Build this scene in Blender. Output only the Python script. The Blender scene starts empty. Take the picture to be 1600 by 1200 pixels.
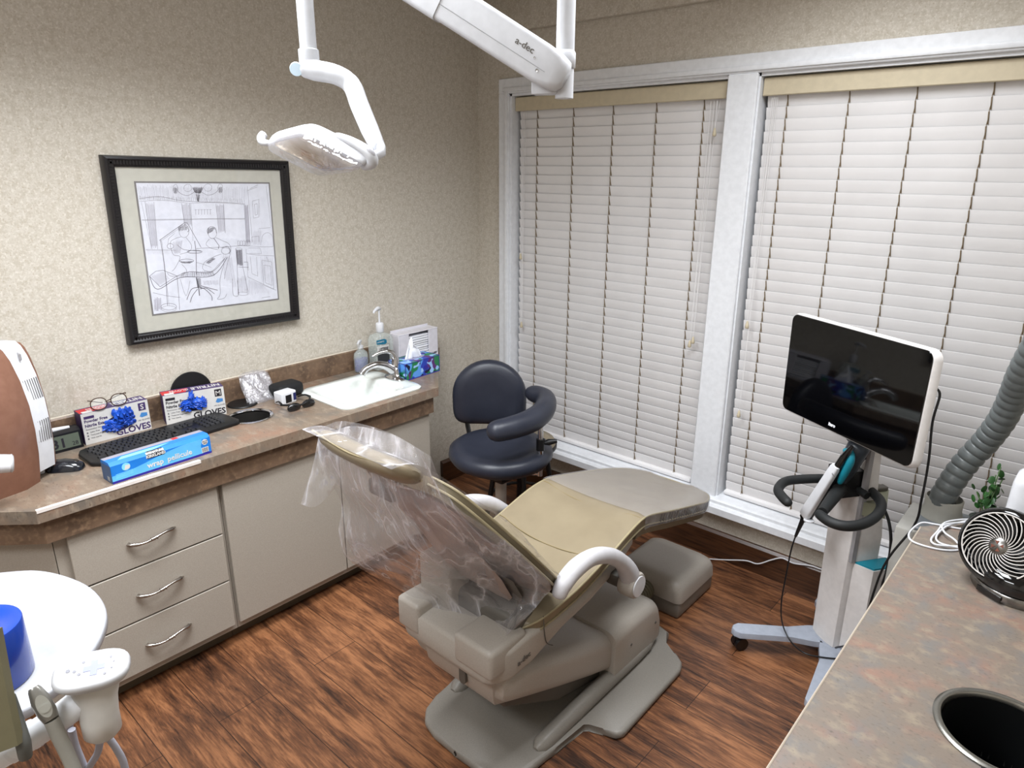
import bpy, bmesh, math, random
from mathutils import Vector, Matrix, noise
random.seed(7)
S = bpy.context.scene
COL = S.collection
PI = math.pi

# ------------------------------------------------------------------ camera
CAMP = Vector((2.76636, -2.83549, 1.80))
YAW, PIT, ROL, FPX = 0.72544, 0.30996, 0.0045956, 1066.86
_f = Vector((-math.sin(YAW)*math.cos(PIT), math.cos(YAW)*math.cos(PIT), -math.sin(PIT)))
_r0 = Vector((math.cos(YAW), math.sin(YAW), 0)); _u0 = _r0.cross(_f)
_r = _r0*math.cos(ROL) + _u0*math.sin(ROL); _u = -_r0*math.sin(ROL) + _u0*math.cos(ROL)
cam = bpy.data.cameras.new('camera'); camo = bpy.data.objects.new('camera', cam); COL.objects.link(camo)
cam.sensor_width = 36; cam.lens = FPX/1600*36; cam.clip_start = 0.02
m = Matrix((_r, _u, -_f)).transposed().to_4x4(); m.translation = CAMP
camo.matrix_world = m
S.camera = camo

# ------------------------------------------------------------------ world, light, exposure
w = bpy.data.worlds.new('world'); S.world = w; w.use_nodes = True
w.node_tree.nodes['Background'].inputs[0].default_value = (0.8, 0.85, 1, 1)
w.node_tree.nodes['Background'].inputs[1].default_value = 0.15
S.view_settings.view_transform = 'Standard'; S.view_settings.look = 'None'
S.view_settings.gamma = 1; S.view_settings.use_curve_mapping = False
S.view_settings.exposure = 0.0
ZC = 2.62     # ceiling
LIGHTS = [  # x, y, sx, sy, power, spread(deg)
    (1.20, -2.10, 0.55, 1.15, 48, 134),
    (2.05, -1.05, 0.55, 1.15, 30, 148),
    (1.75, -3.55, 1.15, 0.55, 40, 180),  # unseen fill lamp added behind the camera to lift the ambient light
]
def area(name, loc, rot, sx, sy, power, spread, color=(.915, .955, 1)):
    l = bpy.data.lights.new(name, 'AREA'); l.shape = 'RECTANGLE'; l.size = sx; l.size_y = sy
    l.energy = power; l.spread = math.radians(spread); l.color = color
    o = bpy.data.objects.new(name, l); COL.objects.link(o); o.location = loc; o.rotation_euler = rot
    return o
for i, (x, y, sx, sy, p, sp) in enumerate(LIGHTS):
    area('ceiling_panel_light', (x, y, ZC-0.012), (0, 0, 0), sx, sy, p, sp)

# ------------------------------------------------------------------ helpers
def V(*a): return Vector(a)
def ray(px, py): return _f + _r*(px-800)/FPX - _u*(py-600)/FPX
def hit(px, py, ax, val):
    d = ray(px, py); return CAMP + d*((val-CAMP[ax])/d[ax])
def hx(px, py, v): return hit(px, py, 0, v)
def hy(px, py, v): return hit(px, py, 1, v)
def hz(px, py, v): return hit(px, py, 2, v)
def pd(px, py, dist): return CAMP + ray(px, py)*dist
def hp(px, py, p0, n):
    d = ray(px, py); n = Vector(n); return CAMP + d*((Vector(p0)-CAMP).dot(n)/d.dot(n))

def lin(c):
    c = c/255.0
    return c/12.92 if c <= .04045 else ((c+.055)/1.055)**2.4
def rgb(c): return (lin(c[0]), lin(c[1]), lin(c[2]), 1)
MATS = {}
def mat(name, c, rough=.5, metal=0, spec=.5, c2=None, nscale=40, ndet=4, bump=0, bscale=None, stretch=None, coat=0, emit=0, alpha=1, trans=0, ramp=(.35, .65), ior=1.45):
    if name in MATS: return MATS[name]
    M = bpy.data.materials.new(name); M.use_nodes = True; nt = M.node_tree
    b = nt.nodes['Principled BSDF']
    b.inputs['Base Color'].default_value = rgb(c); b.inputs['Roughness'].default_value = rough
    b.inputs['Metallic'].default_value = metal; b.inputs['Specular IOR Level'].default_value = spec
    b.inputs['Coat Weight'].default_value = coat; b.inputs['IOR'].default_value = ior
    b.inputs['Alpha'].default_value = alpha; b.inputs['Transmission Weight'].default_value = trans
    if emit:
        b.inputs['Emission Color'].default_value = rgb(c); b.inputs['Emission Strength'].default_value = emit
    tc = nt.nodes.new('ShaderNodeTexCoord'); src = tc.outputs['Object']
    if stretch:
        mp = nt.nodes.new('ShaderNodeMapping'); mp.inputs['Scale'].default_value = stretch
        nt.links.new(src, mp.inputs['Vector']); src = mp.outputs['Vector']
    n = nt.nodes.new('ShaderNodeTexNoise'); n.inputs['Scale'].default_value = nscale; n.inputs['Detail'].default_value = ndet
    nt.links.new(src, n.inputs['Vector'])
    if c2 is None: c2 = tuple(min(255, k*0.965) for k in c)
    r = nt.nodes.new('ShaderNodeValToRGB'); r.color_ramp.elements[0].position = ramp[0]; r.color_ramp.elements[1].position = ramp[1]
    r.color_ramp.elements[0].color = rgb(c2); r.color_ramp.elements[1].color = rgb(c)
    nt.links.new(n.outputs[0], r.inputs[0]); nt.links.new(r.outputs[0], b.inputs['Base Color'])
    if bump:
        n2 = nt.nodes.new('ShaderNodeTexNoise'); n2.inputs['Scale'].default_value = bscale or nscale; n2.inputs['Detail'].default_value = 5
        nt.links.new(src, n2.inputs['Vector'])
        bp = nt.nodes.new('ShaderNodeBump'); bp.inputs['Strength'].default_value = bump; bp.inputs['Distance'].default_value = .004
        nt.links.new(n2.outputs[0], bp.inputs['Height']); nt.links.new(bp.outputs[0], b.inputs['Normal'])
    MATS[name] = M; return M

def mix_mat(name, layers, rough=.5, bump=0, bscale=200, spec=.5, coat=0):
    """layers: base colour then (colour, scale, detail, lo, hi, stretch)"""
    M = bpy.data.materials.new(name); M.use_nodes = True; nt = M.node_tree; b = nt.nodes['Principled BSDF']
    b.inputs['Roughness'].default_value = rough; b.inputs['Specular IOR Level'].default_value = spec
    b.inputs['Coat Weight'].default_value = coat
    tc = nt.nodes.new('ShaderNodeTexCoord'); cur = None
    base = nt.nodes.new('ShaderNodeRGB'); base.outputs[0].default_value = rgb(layers[0]); cur = base.outputs[0]
    for k, (c, sc, det, lo, hi, st) in enumerate(layers[1:]):
        mp = nt.nodes.new('ShaderNodeMapping'); mp.inputs['Scale'].default_value = st; mp.inputs['Location'].default_value = (3.1*k, 1.7*k, .9*k)
        nt.links.new(tc.outputs['Object'], mp.inputs['Vector'])
        n = nt.nodes.new('ShaderNodeTexNoise'); n.inputs['Scale'].default_value = sc; n.inputs['Detail'].default_value = det
        nt.links.new(mp.outputs[0], n.inputs['Vector'])
        mr = nt.nodes.new('ShaderNodeMapRange'); mr.inputs[1].default_value = lo; mr.inputs[2].default_value = hi
        nt.links.new(n.outputs[0], mr.inputs[0])
        mx = nt.nodes.new('ShaderNodeMix'); mx.data_type = 'RGBA'; mx.inputs[7].default_value = rgb(c)
        nt.links.new(mr.outputs[0], mx.inputs[0]); nt.links.new(cur, mx.inputs[6]); cur = mx.outputs[2]
    nt.links.new(cur, b.inputs['Base Color'])
    if bump:
        n2 = nt.nodes.new('ShaderNodeTexNoise'); n2.inputs['Scale'].default_value = bscale; n2.inputs['Detail'].default_value = 6
        nt.links.new(tc.outputs['Object'], n2.inputs['Vector'])
        bp = nt.nodes.new('ShaderNodeBump'); bp.inputs['Strength'].default_value = bump; bp.inputs['Distance'].default_value = .003
        nt.links.new(n2.outputs[0], bp.inputs['Height']); nt.links.new(bp.outputs[0], b.inputs['Normal'])
    MATS[name] = M; return M, nt, b, cur

ORG = {}
def thing(name, label, cat, loc=(0, 0, 0), group=None):
    o = bpy.data.objects.new(name, None); COL.objects.link(o); o.empty_display_size = .05
    o.location = loc; o['label'] = label; o['category'] = cat
    if group: o['group'] = group
    ORG[o.name] = Vector(loc); return o
def obj(name, bm, m, parent=None, smooth=35, label=None, kind=None):
    """link a bmesh given in world coordinates as one mesh object"""
    org = ORG[parent.name] if parent else Vector((0, 0, 0))
    if org.length: bmesh.ops.translate(bm, verts=bm.verts, vec=-org)
    bmesh.ops.recalc_face_normals(bm, faces=bm.faces)
    me = bpy.data.meshes.new(name); bm.to_mesh(me); bm.free()
    for k in (m if isinstance(m, (list, tuple)) else [m]): me.materials.append(k)
    if smooth:
        me.polygons.foreach_set('use_smooth', [True]*len(me.polygons)); me.set_sharp_from_angle(angle=math.radians(smooth))
    o = bpy.data.objects.new(name, me); COL.objects.link(o)
    if parent: o.parent = parent
    ORG[o.name] = org
    if label: o['label'] = label
    if kind: o['kind'] = kind
    return o
def solo(name, bm, m, label, cat, group=None, smooth=35, kind=None):
    o = obj(name, bm, m, None, smooth, label, kind); o['category'] = cat
    if group: o['group'] = group
    return o
def struct(name, bm, m, smooth=35): return obj(name, bm, m, None, smooth, kind='structure')
def B(): return bmesh.new()
def setm(fs, mi):
    for f in fs: f.material_index = mi
def box(bm, x0, x1, y0, y1, z0, z1, r=0, seg=2, mi=0, M=None):
    t = bmesh.new(); vs = [t.verts.new((x, y, z)) for x in (x0, x1) for y in (y0, y1) for z in (z0, z1)]
    for q in [(0, 1, 3, 2), (4, 6, 7, 5), (0, 4, 5, 1), (2, 3, 7, 6), (0, 2, 6, 4), (1, 5, 7, 3)]: t.faces.new([vs[i] for i in q])
    if r:
        r = min(r, .49*min(abs(x1-x0), abs(y1-y0), abs(z1-z0)))
        bmesh.ops.bevel(t, geom=list(t.edges), offset=r, segments=seg, profile=.5, affect='EDGES')
    for f in t.faces: f.material_index = mi
    if M is not None: t.transform(M)
    me = bpy.data.meshes.new('t'); t.to_mesh(me); t.free(); n0 = len(bm.faces); bm.from_mesh(me); bpy.data.meshes.remove(me)
    bm.faces.ensure_lookup_table()
def loft(bm, rings, cap=True, close=True, mi=0):
    R = [[bm.verts.new(p) for p in ring] for ring in rings]; n = len(R[0]); fs = []
    for a, b in zip(R, R[1:]):
        for i in range(n if close else n-1):
            j = (i+1) % n; fs.append(bm.faces.new((a[i], a[j], b[j], b[i])))
    if cap and close:
        fs.append(bm.faces.new(R[0][::-1])); fs.append(bm.faces.new(R[-1]))
    setm(fs, mi); return R
def prism(bm, pts, ax, a, b, r=0, mi=0, seg=2):
    """polygon pts (2d in the other two axes in order) extruded along axis ax from a to b"""
    def mk(p, t):
        return {0: (t, p[0], p[1]), 1: (p[0], t, p[1]), 2: (p[0], p[1], t)}[ax]
    R = loft(bm, [[mk(p, a) for p in pts], [mk(p, b) for p in pts]], mi=mi)
    if r:
        vs = set(R[0]+R[1]); es = [e for e in bm.edges if e.verts[0] in vs and e.verts[1] in vs]
        bmesh.ops.bevel(bm, geom=es, offset=r, segments=seg, profile=.5, affect='EDGES')
    return R
def frames(pts):
    T = []
    for i in range(len(pts)):
        a = pts[max(i-1, 0)]; b = pts[min(i+1, len(pts)-1)]; t = (b-a)
        T.append(t.normalized() if t.length > 1e-9 else V(0, 0, 1))
    up = V(0, 0, 1) if abs(T[0].z) < .9 else V(1, 0, 0)
    N = [(up - T[0]*up.dot(T[0])).normalized()]
    for t in T[1:]:
        n = N[-1] - t*N[-1].dot(t); N.append(n.normalized() if n.length > 1e-6 else N[-1])
    return T, N
def spline(pts, k=6, closed=False):
    P = [Vector(p) for p in pts]; out = []; n = len(P)
    for i in range(n if closed else n-1):
        p0 = P[(i-1) % n] if closed or i else P[0]; p1 = P[i]; p2 = P[(i+1) % n]; p3 = P[(i+2) % n] if closed or i+2 < n else P[-1]
        for j in range(k):
            t = j/k; out.append(.5*((2*p1)+(p2-p0)*t+(2*p0-5*p1+4*p2-p3)*t*t+(3*p1-p0-3*p2+p3)*t**3))
    if not closed: out.append(P[-1])
    return out
def tube(bm, pts, r, seg=10, k=5, smooth=True, cap=True, ry=None, closed=False, mi=0, up=None, rnd=False):
    P = spline(pts, k, closed) if smooth else [Vector(p) for p in pts]
    T, N = frames(P); rings = []; L = len(P)
    for i, p in enumerate(P):
        if isinstance(r, (list, tuple)):
            f = i/(L-1)*(len(r)-1); a = int(min(f, len(r)-2)); rr = r[a]+(r[a+1]-r[a])*(f-a)
        else: rr = r
        if rnd:
            e = min(i, L-1-i)
            if e < rnd: rr *= math.sqrt(max(.04, 1-(1-(e+.15)/rnd)**2))
        n = N[i]
        if up is not None:
            n = Vector(up) - T[i]*Vector(up).dot(T[i]); n.normalize()
        bn = T[i].cross(n); q = (ry/r if ry and not isinstance(r, (list, tuple)) else 1)
        rings.append([p + n*math.cos(2*PI*j/seg)*rr + bn*math.sin(2*PI*j/seg)*rr*q for j in range(seg)])
    if closed: rings.append(rings[0])
    loft(bm, rings, cap=cap and not closed, mi=mi)
def lathe(bm, prof, c=(0, 0, 0), seg=32, axis=(0, 0, 1), mi=0, sx=1, sy=1, cap=True):
    q = V(0, 0, 1).rotation_difference(Vector(axis)); c = Vector(c)
    rings = [[c + q @ V(r*math.cos(2*PI*j/seg)*sx, r*math.sin(2*PI*j/seg)*sy, z) for j in range(seg)] for r, z in prof]
    loft(bm, rings, cap=cap, mi=mi)
def ball(bm, c, r, sc=(1, 1, 1), sub=2, nz=0, nf=1, mi=0):
    g = bmesh.ops.create_icosphere(bm, subdivisions=sub, radius=1)
    for v in g['verts']:
        d = v.co.copy(); k = 1 + (nz*noise.noise(d*nf+Vector(c)*7) if nz else 0)
        v.co = Vector(c) + V(d.x*sc[0], d.y*sc[1], d.z*sc[2])*r*k
    setm({f for v in g['verts'] for f in v.link_faces}, mi)
def rrect(hw, hh, r, n=4, cx=0, cy=0):
    out = []
    for (sx, sy, a0) in ((1, 1, 0), (-1, 1, 90), (-1, -1, 180), (1, -1, 270)):
        for i in range(n+1):
            a = math.radians(a0+90*i/n); out.append((cx+sx*(hw-r)+r*math.cos(a), cy+sy*(hh-r)+r*math.sin(a)))
    return out
def text(bm, body, size, O, X, Y, ext=.0004, mi=0, align='LEFT', bold=0, sx=1.0, shear=0):
    """letters lying on the plane through O with right vector X and up vector Y"""
    cu = bpy.data.curves.new('t', 'FONT'); cu.body = body; cu.size = size; cu.extrude = ext; cu.align_x = align; cu.offset = bold; cu.shear = shear
    cu.resolution_u = 2
    o = bpy.data.objects.new('t', cu); COL.objects.link(o)
    me = bpy.data.meshes.new_from_object(o.evaluated_get(bpy.context.evaluated_depsgraph_get()))
    X = Vector(X).normalized(); Y = Vector(Y).normalized(); Z = X.cross(Y)
    M = Matrix(((X.x*sx, Y.x, Z.x, O[0]), (X.y*sx, Y.y, Z.y, O[1]), (X.z*sx, Y.z, Z.z, O[2]), (0, 0, 0, 1)))
    me.transform(M); n0 = len(bm.faces); bm.from_mesh(me); bm.faces.ensure_lookup_table()
    for f in bm.faces[n0:]: f.material_index = mi
    bpy.data.objects.remove(o); bpy.data.curves.remove(cu); bpy.data.meshes.remove(me)
def slabquad(bm, P, n, t, mi=0):
    """thin slab on four/more world points"""
    n = Vector(n).normalized()*t; loft(bm, [[Vector(p) for p in P], [Vector(p)+n for p in P]], mi=mi)
def face_frame(o, X, Y):
    X = Vector(X).normalized(); Y = Vector(Y).normalized(); o = Vector(o)
    n = X.cross(Y)
    return lambda a, b, c=0: o + X*a + Y*b + n*c
def decal(bm, F, pts, t=.0004, mi=0, c0=0):
    loft(bm, [[F(a, b, c0) for a, b in pts], [F(a, b, c0+t) for a, b in pts]], mi=mi)

# ------------------------------------------------------------------ materials
wallp, *_ = mix_mat('wallpaper', [(196, 189, 177), ((184, 176, 162), 40, 5, .42, .62, (1, 1, 1)), ((212, 206, 196), 110, 4, .5, .72, (1, 1, 1)), ((168, 156, 136), 190, 3, .55, .75, (1, 1, 1))], rough=.75, bump=.3, bscale=120)
counter, *_ = mix_mat('laminate_counter', [(126, 110, 95), ((138, 108, 90), 7, 5, .52, .70, (1, 1, 1)), ((108, 101, 93), 9, 6, .5, .68, (1, 1, 1)), ((148, 134, 117), 22, 6, .52, .72, (1, 2.2, 1)), ((96, 80, 68), 90, 4, .58, .75, (1, 2, 1))], rough=.32, spec=.45)
counterd, *_ = mix_mat('laminate_dark', [(112, 90, 72), ((88, 70, 56), 12, 6, .45, .66, (1, 1, 1)), ((132, 108, 86), 60, 5, .5, .72, (1, 1, 1))], rough=.45)
cab = mat('cabinet_paint', (166, 158, 147), .42, c2=(157, 149, 138), nscale=300, ndet=3)
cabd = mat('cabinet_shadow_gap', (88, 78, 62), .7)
white = mat('white_trim_paint', (226, 228, 232), .35)
whitep = mat('white_plastic', (218, 219, 223), .28, c2=(212, 213, 217))
lwhite = mat('light_white_enamel', (196, 197, 201), .3)
grayp = mat('chair_beige_grey_plastic', (172, 165, 156), .38, c2=(166, 159, 150), nscale=220)
baseg = mat('chair_base_grey', (134, 129, 121), .4, c2=(127, 122, 115), nscale=260)
dbase = mat('dark_grey_plastic', (92, 88, 82), .5)
black = mat('black_plastic', (18, 18, 20), .38)
blackg = mat('gloss_black', (8, 8, 10), .08, coat=.6)
rubber = mat('black_rubber', (24, 26, 27), .6)
chrome = mat('chrome', (205, 205, 208), .12, metal=1, c2=(190, 190, 194))
steel = mat('brushed_steel', (150, 148, 145), .25, metal=1, c2=(120, 118, 116), nscale=60)
nickel = mat('satin_nickel', (190, 184, 178), .22, metal=1, c2=(160, 154, 148))
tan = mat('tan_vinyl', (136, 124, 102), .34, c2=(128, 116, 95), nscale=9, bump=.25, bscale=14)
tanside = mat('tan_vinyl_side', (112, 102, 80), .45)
navy = mat('navy_vinyl', (40, 43, 54), .40, c2=(35, 38, 49), nscale=12, bump=.1, bscale=160)
beige = mat('beige_blind_vinyl', (226, 224, 224), .5, c2=(221, 219, 219), nscale=6)
beigev = mat('valance_cream', (196, 184, 158), .55)
cordm = mat('cord_brown', (126, 110, 88), .8)
blue = mat('bright_blue_card', (30, 118, 205), .4)
lblue = mat('light_blue_card', (92, 176, 228), .4)
cyan = mat('pale_cyan_card', (128, 205, 240), .4)
ind = mat('indigo_card', (44, 34, 140), .4)
glove = mat('blue_nitrile', (36, 92, 205), .42, c2=(22, 66, 165), nscale=30)
boxw = mat('box_white', (205, 203, 200), .5)
purple = mat('box_purple', (66, 50, 96), .5)
reds = mat('print_red', (190, 40, 45), .5)
inkd = mat('print_dark', (30, 26, 36), .6)
ink = mat('print_grey', (110, 108, 112), .7)
teal = mat('teal_plastic', (20, 130, 150), .35)
silver = mat('silver_grey_paint', (160, 166, 178), .35, c2=(152, 158, 170))
cover_white = mat('cart_white', (222, 218, 216), .35)
sinkm = mat('white_porcelain', (226, 230, 226), .12, coat=.4)
rose = mat('rose_gold_paint', (146, 106, 88), .32, metal=.35, c2=(138, 99, 81))
green = mat('leaf_green', (40, 84, 34), .4, c2=(24, 58, 22), nscale=20)
hoseg = mat('hose_grey', (98, 103, 103), .35)
tubeg = mat('tubing_grey', (160, 160, 170), .35)
olive = mat('olive_beige_panel', (98, 92, 68), .6)
warmgrey = mat('instrument_grey', (150, 148, 140), .3)
paper = mat('paper_white', (236, 238, 244), .8)
matb = mat('mat_board', (206, 204, 188), .8)
soapm = mat('clear_liquid', (214, 224, 220), .08, alpha=.34)
soapp = mat('purple_soap', (66, 58, 150), .15)
woodb, *_ = mix_mat('dark_wood_trim', [(74, 46, 28), ((48, 28, 18), 8, 6, .45, .65, (1, 1, 12)), ((96, 62, 38), 20, 5, .55, .75, (.3, 1, 14))], rough=.35)

# floor: planks along x
FM = bpy.data.materials.new('wood_plank_floor'); FM.use_nodes = True; nt = FM.node_tree; b = nt.nodes['Principled BSDF']
tc = nt.nodes.new('ShaderNodeTexCoord'); br = nt.nodes.new('ShaderNodeTexBrick')
br.inputs['Scale'].default_value = 1; br.inputs['Brick Width'].default_value = 1.15; br.inputs['Row Height'].default_value = .185
br.inputs['Mortar Size'].default_value = .0014; br.inputs['Mortar Smooth'].default_value = .2; br.offset = .37
br.inputs['Color1'].default_value = (0, 0, 0, 1); br.inputs['Color2'].default_value = (1, 1, 1, 1); br.inputs['Mortar'].default_value = (.5, .5, .5, 1)
mpb = nt.nodes.new('ShaderNodeMapping'); mpb.inputs['Location'].default_value = (.35, .07, 0)
nt.links.new(tc.outputs['Object'], mpb.inputs[0]); nt.links.new(mpb.outputs[0], br.inputs['Vector'])
def nz(scale, det, st, rough=.6, dist=0):
    mp = nt.nodes.new('ShaderNodeMapping'); mp.inputs['Scale'].default_value = st; nt.links.new(tc.outputs['Object'], mp.inputs[0])
    n = nt.nodes.new('ShaderNodeTexNoise'); n.inputs['Scale'].default_value = scale; n.inputs['Detail'].default_value = det; n.inputs['Roughness'].default_value = rough
    n.inputs['Distortion'].default_value = dist; nt.links.new(mp.outputs[0], n.inputs['Vector']); return n.outputs[0]
g1 = nz(3.6, 9, (1, 7.5, 1), .68, .5); g2 = nz(13, 10, (1, 11, 1), .72, .3); g3 = nz(1.7, 4, (1, 1.9, 1), .5)
def mth(op, a, b2):
    n = nt.nodes.new('ShaderNodeMath'); n.operation = op
    for i, v in enumerate((a, b2)):
        if isinstance(v, (int, float)): n.inputs[i].default_value = v
        else: nt.links.new(v, n.inputs[i])
    return n.outputs[0]
sep = nt.nodes.new('ShaderNodeSeparateColor'); nt.links.new(br.outputs['Color'], sep.inputs[0])
val = mth('ADD', mth('MULTIPLY', g1, 1.15), mth('MULTIPLY', g2, .75)); val = mth('ADD', val, mth('MULTIPLY', g3, .55))
val = mth('ADD', val, mth('MULTIPLY', sep.outputs[0], .16)); val = mth('SUBTRACT', val, .75)
rp = nt.nodes.new('ShaderNodeValToRGB'); cr = rp.color_ramp
cr.elements[0].position = .22; cr.elements[0].color = rgb((30, 19, 14)); cr.elements[1].position = .78; cr.elements[1].color = rgb((150, 101, 67))
e = cr.elements.new(.38); e.color = rgb((62, 39, 27)); e = cr.elements.new(.55); e.color = rgb((102, 65, 42))
nt.links.new(val, rp.inputs[0])
mx = nt.nodes.new('ShaderNodeMix'); mx.data_type = 'RGBA'; mx.inputs[7].default_value = rgb((40, 24, 16))
nt.links.new(br.outputs['Fac'], mx.inputs[0]); nt.links.new(rp.outputs[0], mx.inputs[6]); nt.links.new(mx.outputs[2], b.inputs['Base Color'])
b.inputs['Roughness'].default_value = .38
bp = nt.nodes.new('ShaderNodeBump'); bp.inputs['Strength'].default_value = .25; bp.inputs['Distance'].default_value = .002
nt.links.new(g2, bp.inputs['Height']); nt.links.new(bp.outputs[0], b.inputs['Normal'])

# clear film
def film_mat(name, fog=.16, gl=.22, bs=.9, scale=16, st=(1, 1, .35), rough=.14, crease_glint=0):
    M = bpy.data.materials.new(name); M.use_nodes = True; nt = M.node_tree; nt.nodes.clear()
    out = nt.nodes.new('ShaderNodeOutputMaterial'); tr = nt.nodes.new('ShaderNodeBsdfTransparent'); gs = nt.nodes.new('ShaderNodeBsdfGlossy'); df = nt.nodes.new('ShaderNodeBsdfDiffuse')
    tr.inputs[0].default_value = (.96, .96, .97, 1); gs.inputs['Roughness'].default_value = rough; df.inputs[0].default_value = (.8, .78, .82, 1)
    tc = nt.nodes.new('ShaderNodeTexCoord'); mp = nt.nodes.new('ShaderNodeMapping'); mp.inputs['Scale'].default_value = st
    n = nt.nodes.new('ShaderNodeTexNoise'); n.inputs['Scale'].default_value = scale; n.inputs['Detail'].default_value = 4; n.inputs['Distortion'].default_value = 1.2
    bp = nt.nodes.new('ShaderNodeBump'); bp.inputs['Strength'].default_value = bs; bp.inputs['Distance'].default_value = .03
    nt.links.new(tc.outputs['Object'], mp.inputs[0]); nt.links.new(mp.outputs[0], n.inputs['Vector']); nt.links.new(n.outputs[0], bp.inputs['Height'])
    if bs:
        for s in (gs, df): nt.links.new(bp.outputs[0], s.inputs['Normal'])
    m1 = nt.nodes.new('ShaderNodeMixShader'); m1.inputs[0].default_value = gl; nt.links.new(tr.outputs[0], m1.inputs[1]); nt.links.new(gs.outputs[0], m1.inputs[2])
    m2 = nt.nodes.new('ShaderNodeMixShader'); m2.inputs[0].default_value = fog; nt.links.new(m1.outputs[0], m2.inputs[1]); nt.links.new(df.outputs[0], m2.inputs[2])
    if crease_glint:      # milky crease lines, whitened to paint in bright glare streaks
        n2 = nt.nodes.new('ShaderNodeTexNoise'); n2.inputs['Scale'].default_value = scale*.6; n2.inputs['Detail'].default_value = 3; n2.inputs['Distortion'].default_value = .35
        nt.links.new(mp.outputs[0], n2.inputs['Vector'])
        def mm(op, a, b2):
            q = nt.nodes.new('ShaderNodeMath'); q.operation = op
            for i, v in enumerate((a, b2)):
                if isinstance(v, (int, float)): q.inputs[i].default_value = v
                else: nt.links.new(v, q.inputs[i])
            return q.outputs[0]
        r = mm('SUBTRACT', 1, mm('ABSOLUTE', mm('SUBTRACT', mm('MULTIPLY', n2.outputs[0], 2), 1), 0)); r = mm('POWER', r, 34)
        nt.links.new(mm('ADD', mm('MULTIPLY', r, crease_glint), fog), m2.inputs[0]); nt.links.new(mm('ADD', mm('MULTIPLY', r, crease_glint*.6), gl), m1.inputs[0])
    nt.links.new(m2.outputs[0], out.inputs[0]); return M
film = film_mat('clear_plastic_film', .08, .16, .9, 8, (1.5, .9, .32), .10, crease_glint=.34); clear = film_mat('clear_acrylic', .12, .12, 0, 5, (1, 1, 1), .05)
toefilm = film_mat('clear_vinyl', .10, .16, .25, 10, (1, 1, 1), .2)
lensm = film_mat('smoky_lens', .12, .25, .35, 9, (1, 1, 1), .06)


# ================================================================== THE SETTING
RX, FY = 3.12, -4.3      # right wall, wall behind the camera
WT, WB = 2.15, .31       # window opening top / bottom
bm = B(); box(bm, -.1, RX+.1, FY, .16, -.06, 0); struct('floor', bm, FM)
bm = B(); box(bm, -.12, 0, FY, .16, 0, 2.75); struct('wall_left', bm, wallp)
bm = B()
box(bm, 0, .235, 0, .16, 0, 2.75); box(bm, .235, RX, 0, .16, 0, WB); box(bm, .235, RX, 0, .16, WT, 2.75)
box(bm, 1.43, 1.545, 0, .16, WB, WT); box(bm, 2.78, RX, 0, .16, WB, WT)
struct('wall_back', bm, wallp)
bm = B(); box(bm, .001, RX-.001, -.035, -.0005, 2.43, ZC-.001, .004); struct('trim_2', bm, wallp)
bm = B(); box(bm, RX, RX+.1, FY, .16, 0, 2.75); struct('wall_right', bm, wallp)
bm = B(); box(bm, 0, RX, FY-.1, FY, 0, 2.75); struct('wall_front', bm, wallp)
bm = B(); box(bm, 0, RX, FY, -.036, ZC, ZC+.08); struct('ceiling', bm, mat('ceiling_paint', (214, 210, 200), .9))
# ceiling panel lights: metal frame and glowing diffuser around each lamp, the added rear fill included
for i, (x, y, sx, sy, p, sp) in enumerate(LIGHTS):
    t = thing('ceiling_light', ['recessed rectangular ceiling light panel nearer the picture wall', 'recessed rectangular ceiling light panel nearer the side counter', 'unseen rectangular fill light panel added to the ceiling behind the camera'][i], 'light', (x, y, ZC-.02))
    bm = B(); hxx, hyy = sx/2+.03, sy/2+.03
    for a in ((x-hxx, x-hxx+.025, y-hyy, y+hyy), (x+hxx-.025, x+hxx, y-hyy, y+hyy), (x-hxx, x+hxx, y-hyy, y-hyy+.025), (x-hxx, x+hxx, y+hyy-.025, y+hyy)):
        box(bm, a[0], a[1], a[2], a[3], ZC-.018, ZC-.001)
    obj('frame', bm, whitep, t)
    bm = B(); box(bm, x-sx/2, x+sx/2, y-sy/2, y+sy/2, ZC-.009, ZC-.004)
    obj('diffuser', bm, mat('light_diffuser', (255, 248, 238), .5, emit=1.2), t)
# baseboards
bm = B(); prism(bm, [(-.0005, 0), (-.022, 0), (-.022, .125), (-.012, .137), (-.0005, .137)], 0, .022, RX-.001); struct('baseboard_back', bm, woodb, 20)
bm = B(); prism(bm, [(.0005, 0), (.022, 0), (.022, .125), (.012, .137), (.0005, .137)], 1, -.35, -.001); struct('baseboard_left', bm, woodb, 20)

def casing(bm, x0, x1, z0, z1):
    box(bm, x0, x1, -.018, -.0005, z0, z1, .003, 1)
# window trim (shared head, sill and mullion)
bm = B()
box(bm, .167, RX-.002, -.020, -.0005, WT, 2.222, .003, 1); box(bm, .20, RX-.002, -.028, -.018, WT+.008, WT+.028, .004, 2)
struct('trim_1', bm, white)
bm = B(); box(bm, .167, .235, -.020, -.0005, .24, WT, .003, 1); box(bm, .212, .232, -.028, -.018, .30, WT+.01, .004, 2); struct('trim_3', bm, white)
bm = B(); box(bm, 1.425, 1.55, -.022, -.0002, .30, WT, .004, 1); struct('trim_4', bm, white)
bm = B(); prism(bm, [(.10, .312), (-.035, .312), (-.045, .306), (-.045, .293), (-.058, .290), (-.068, .282), (-.068, .25), (-.06, .243), (-.0005, .243), (-.0005, .2995), (.10, .2995)], 0, .167, RX-.002)
struct('window_sill', bm, white, 25)
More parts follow.
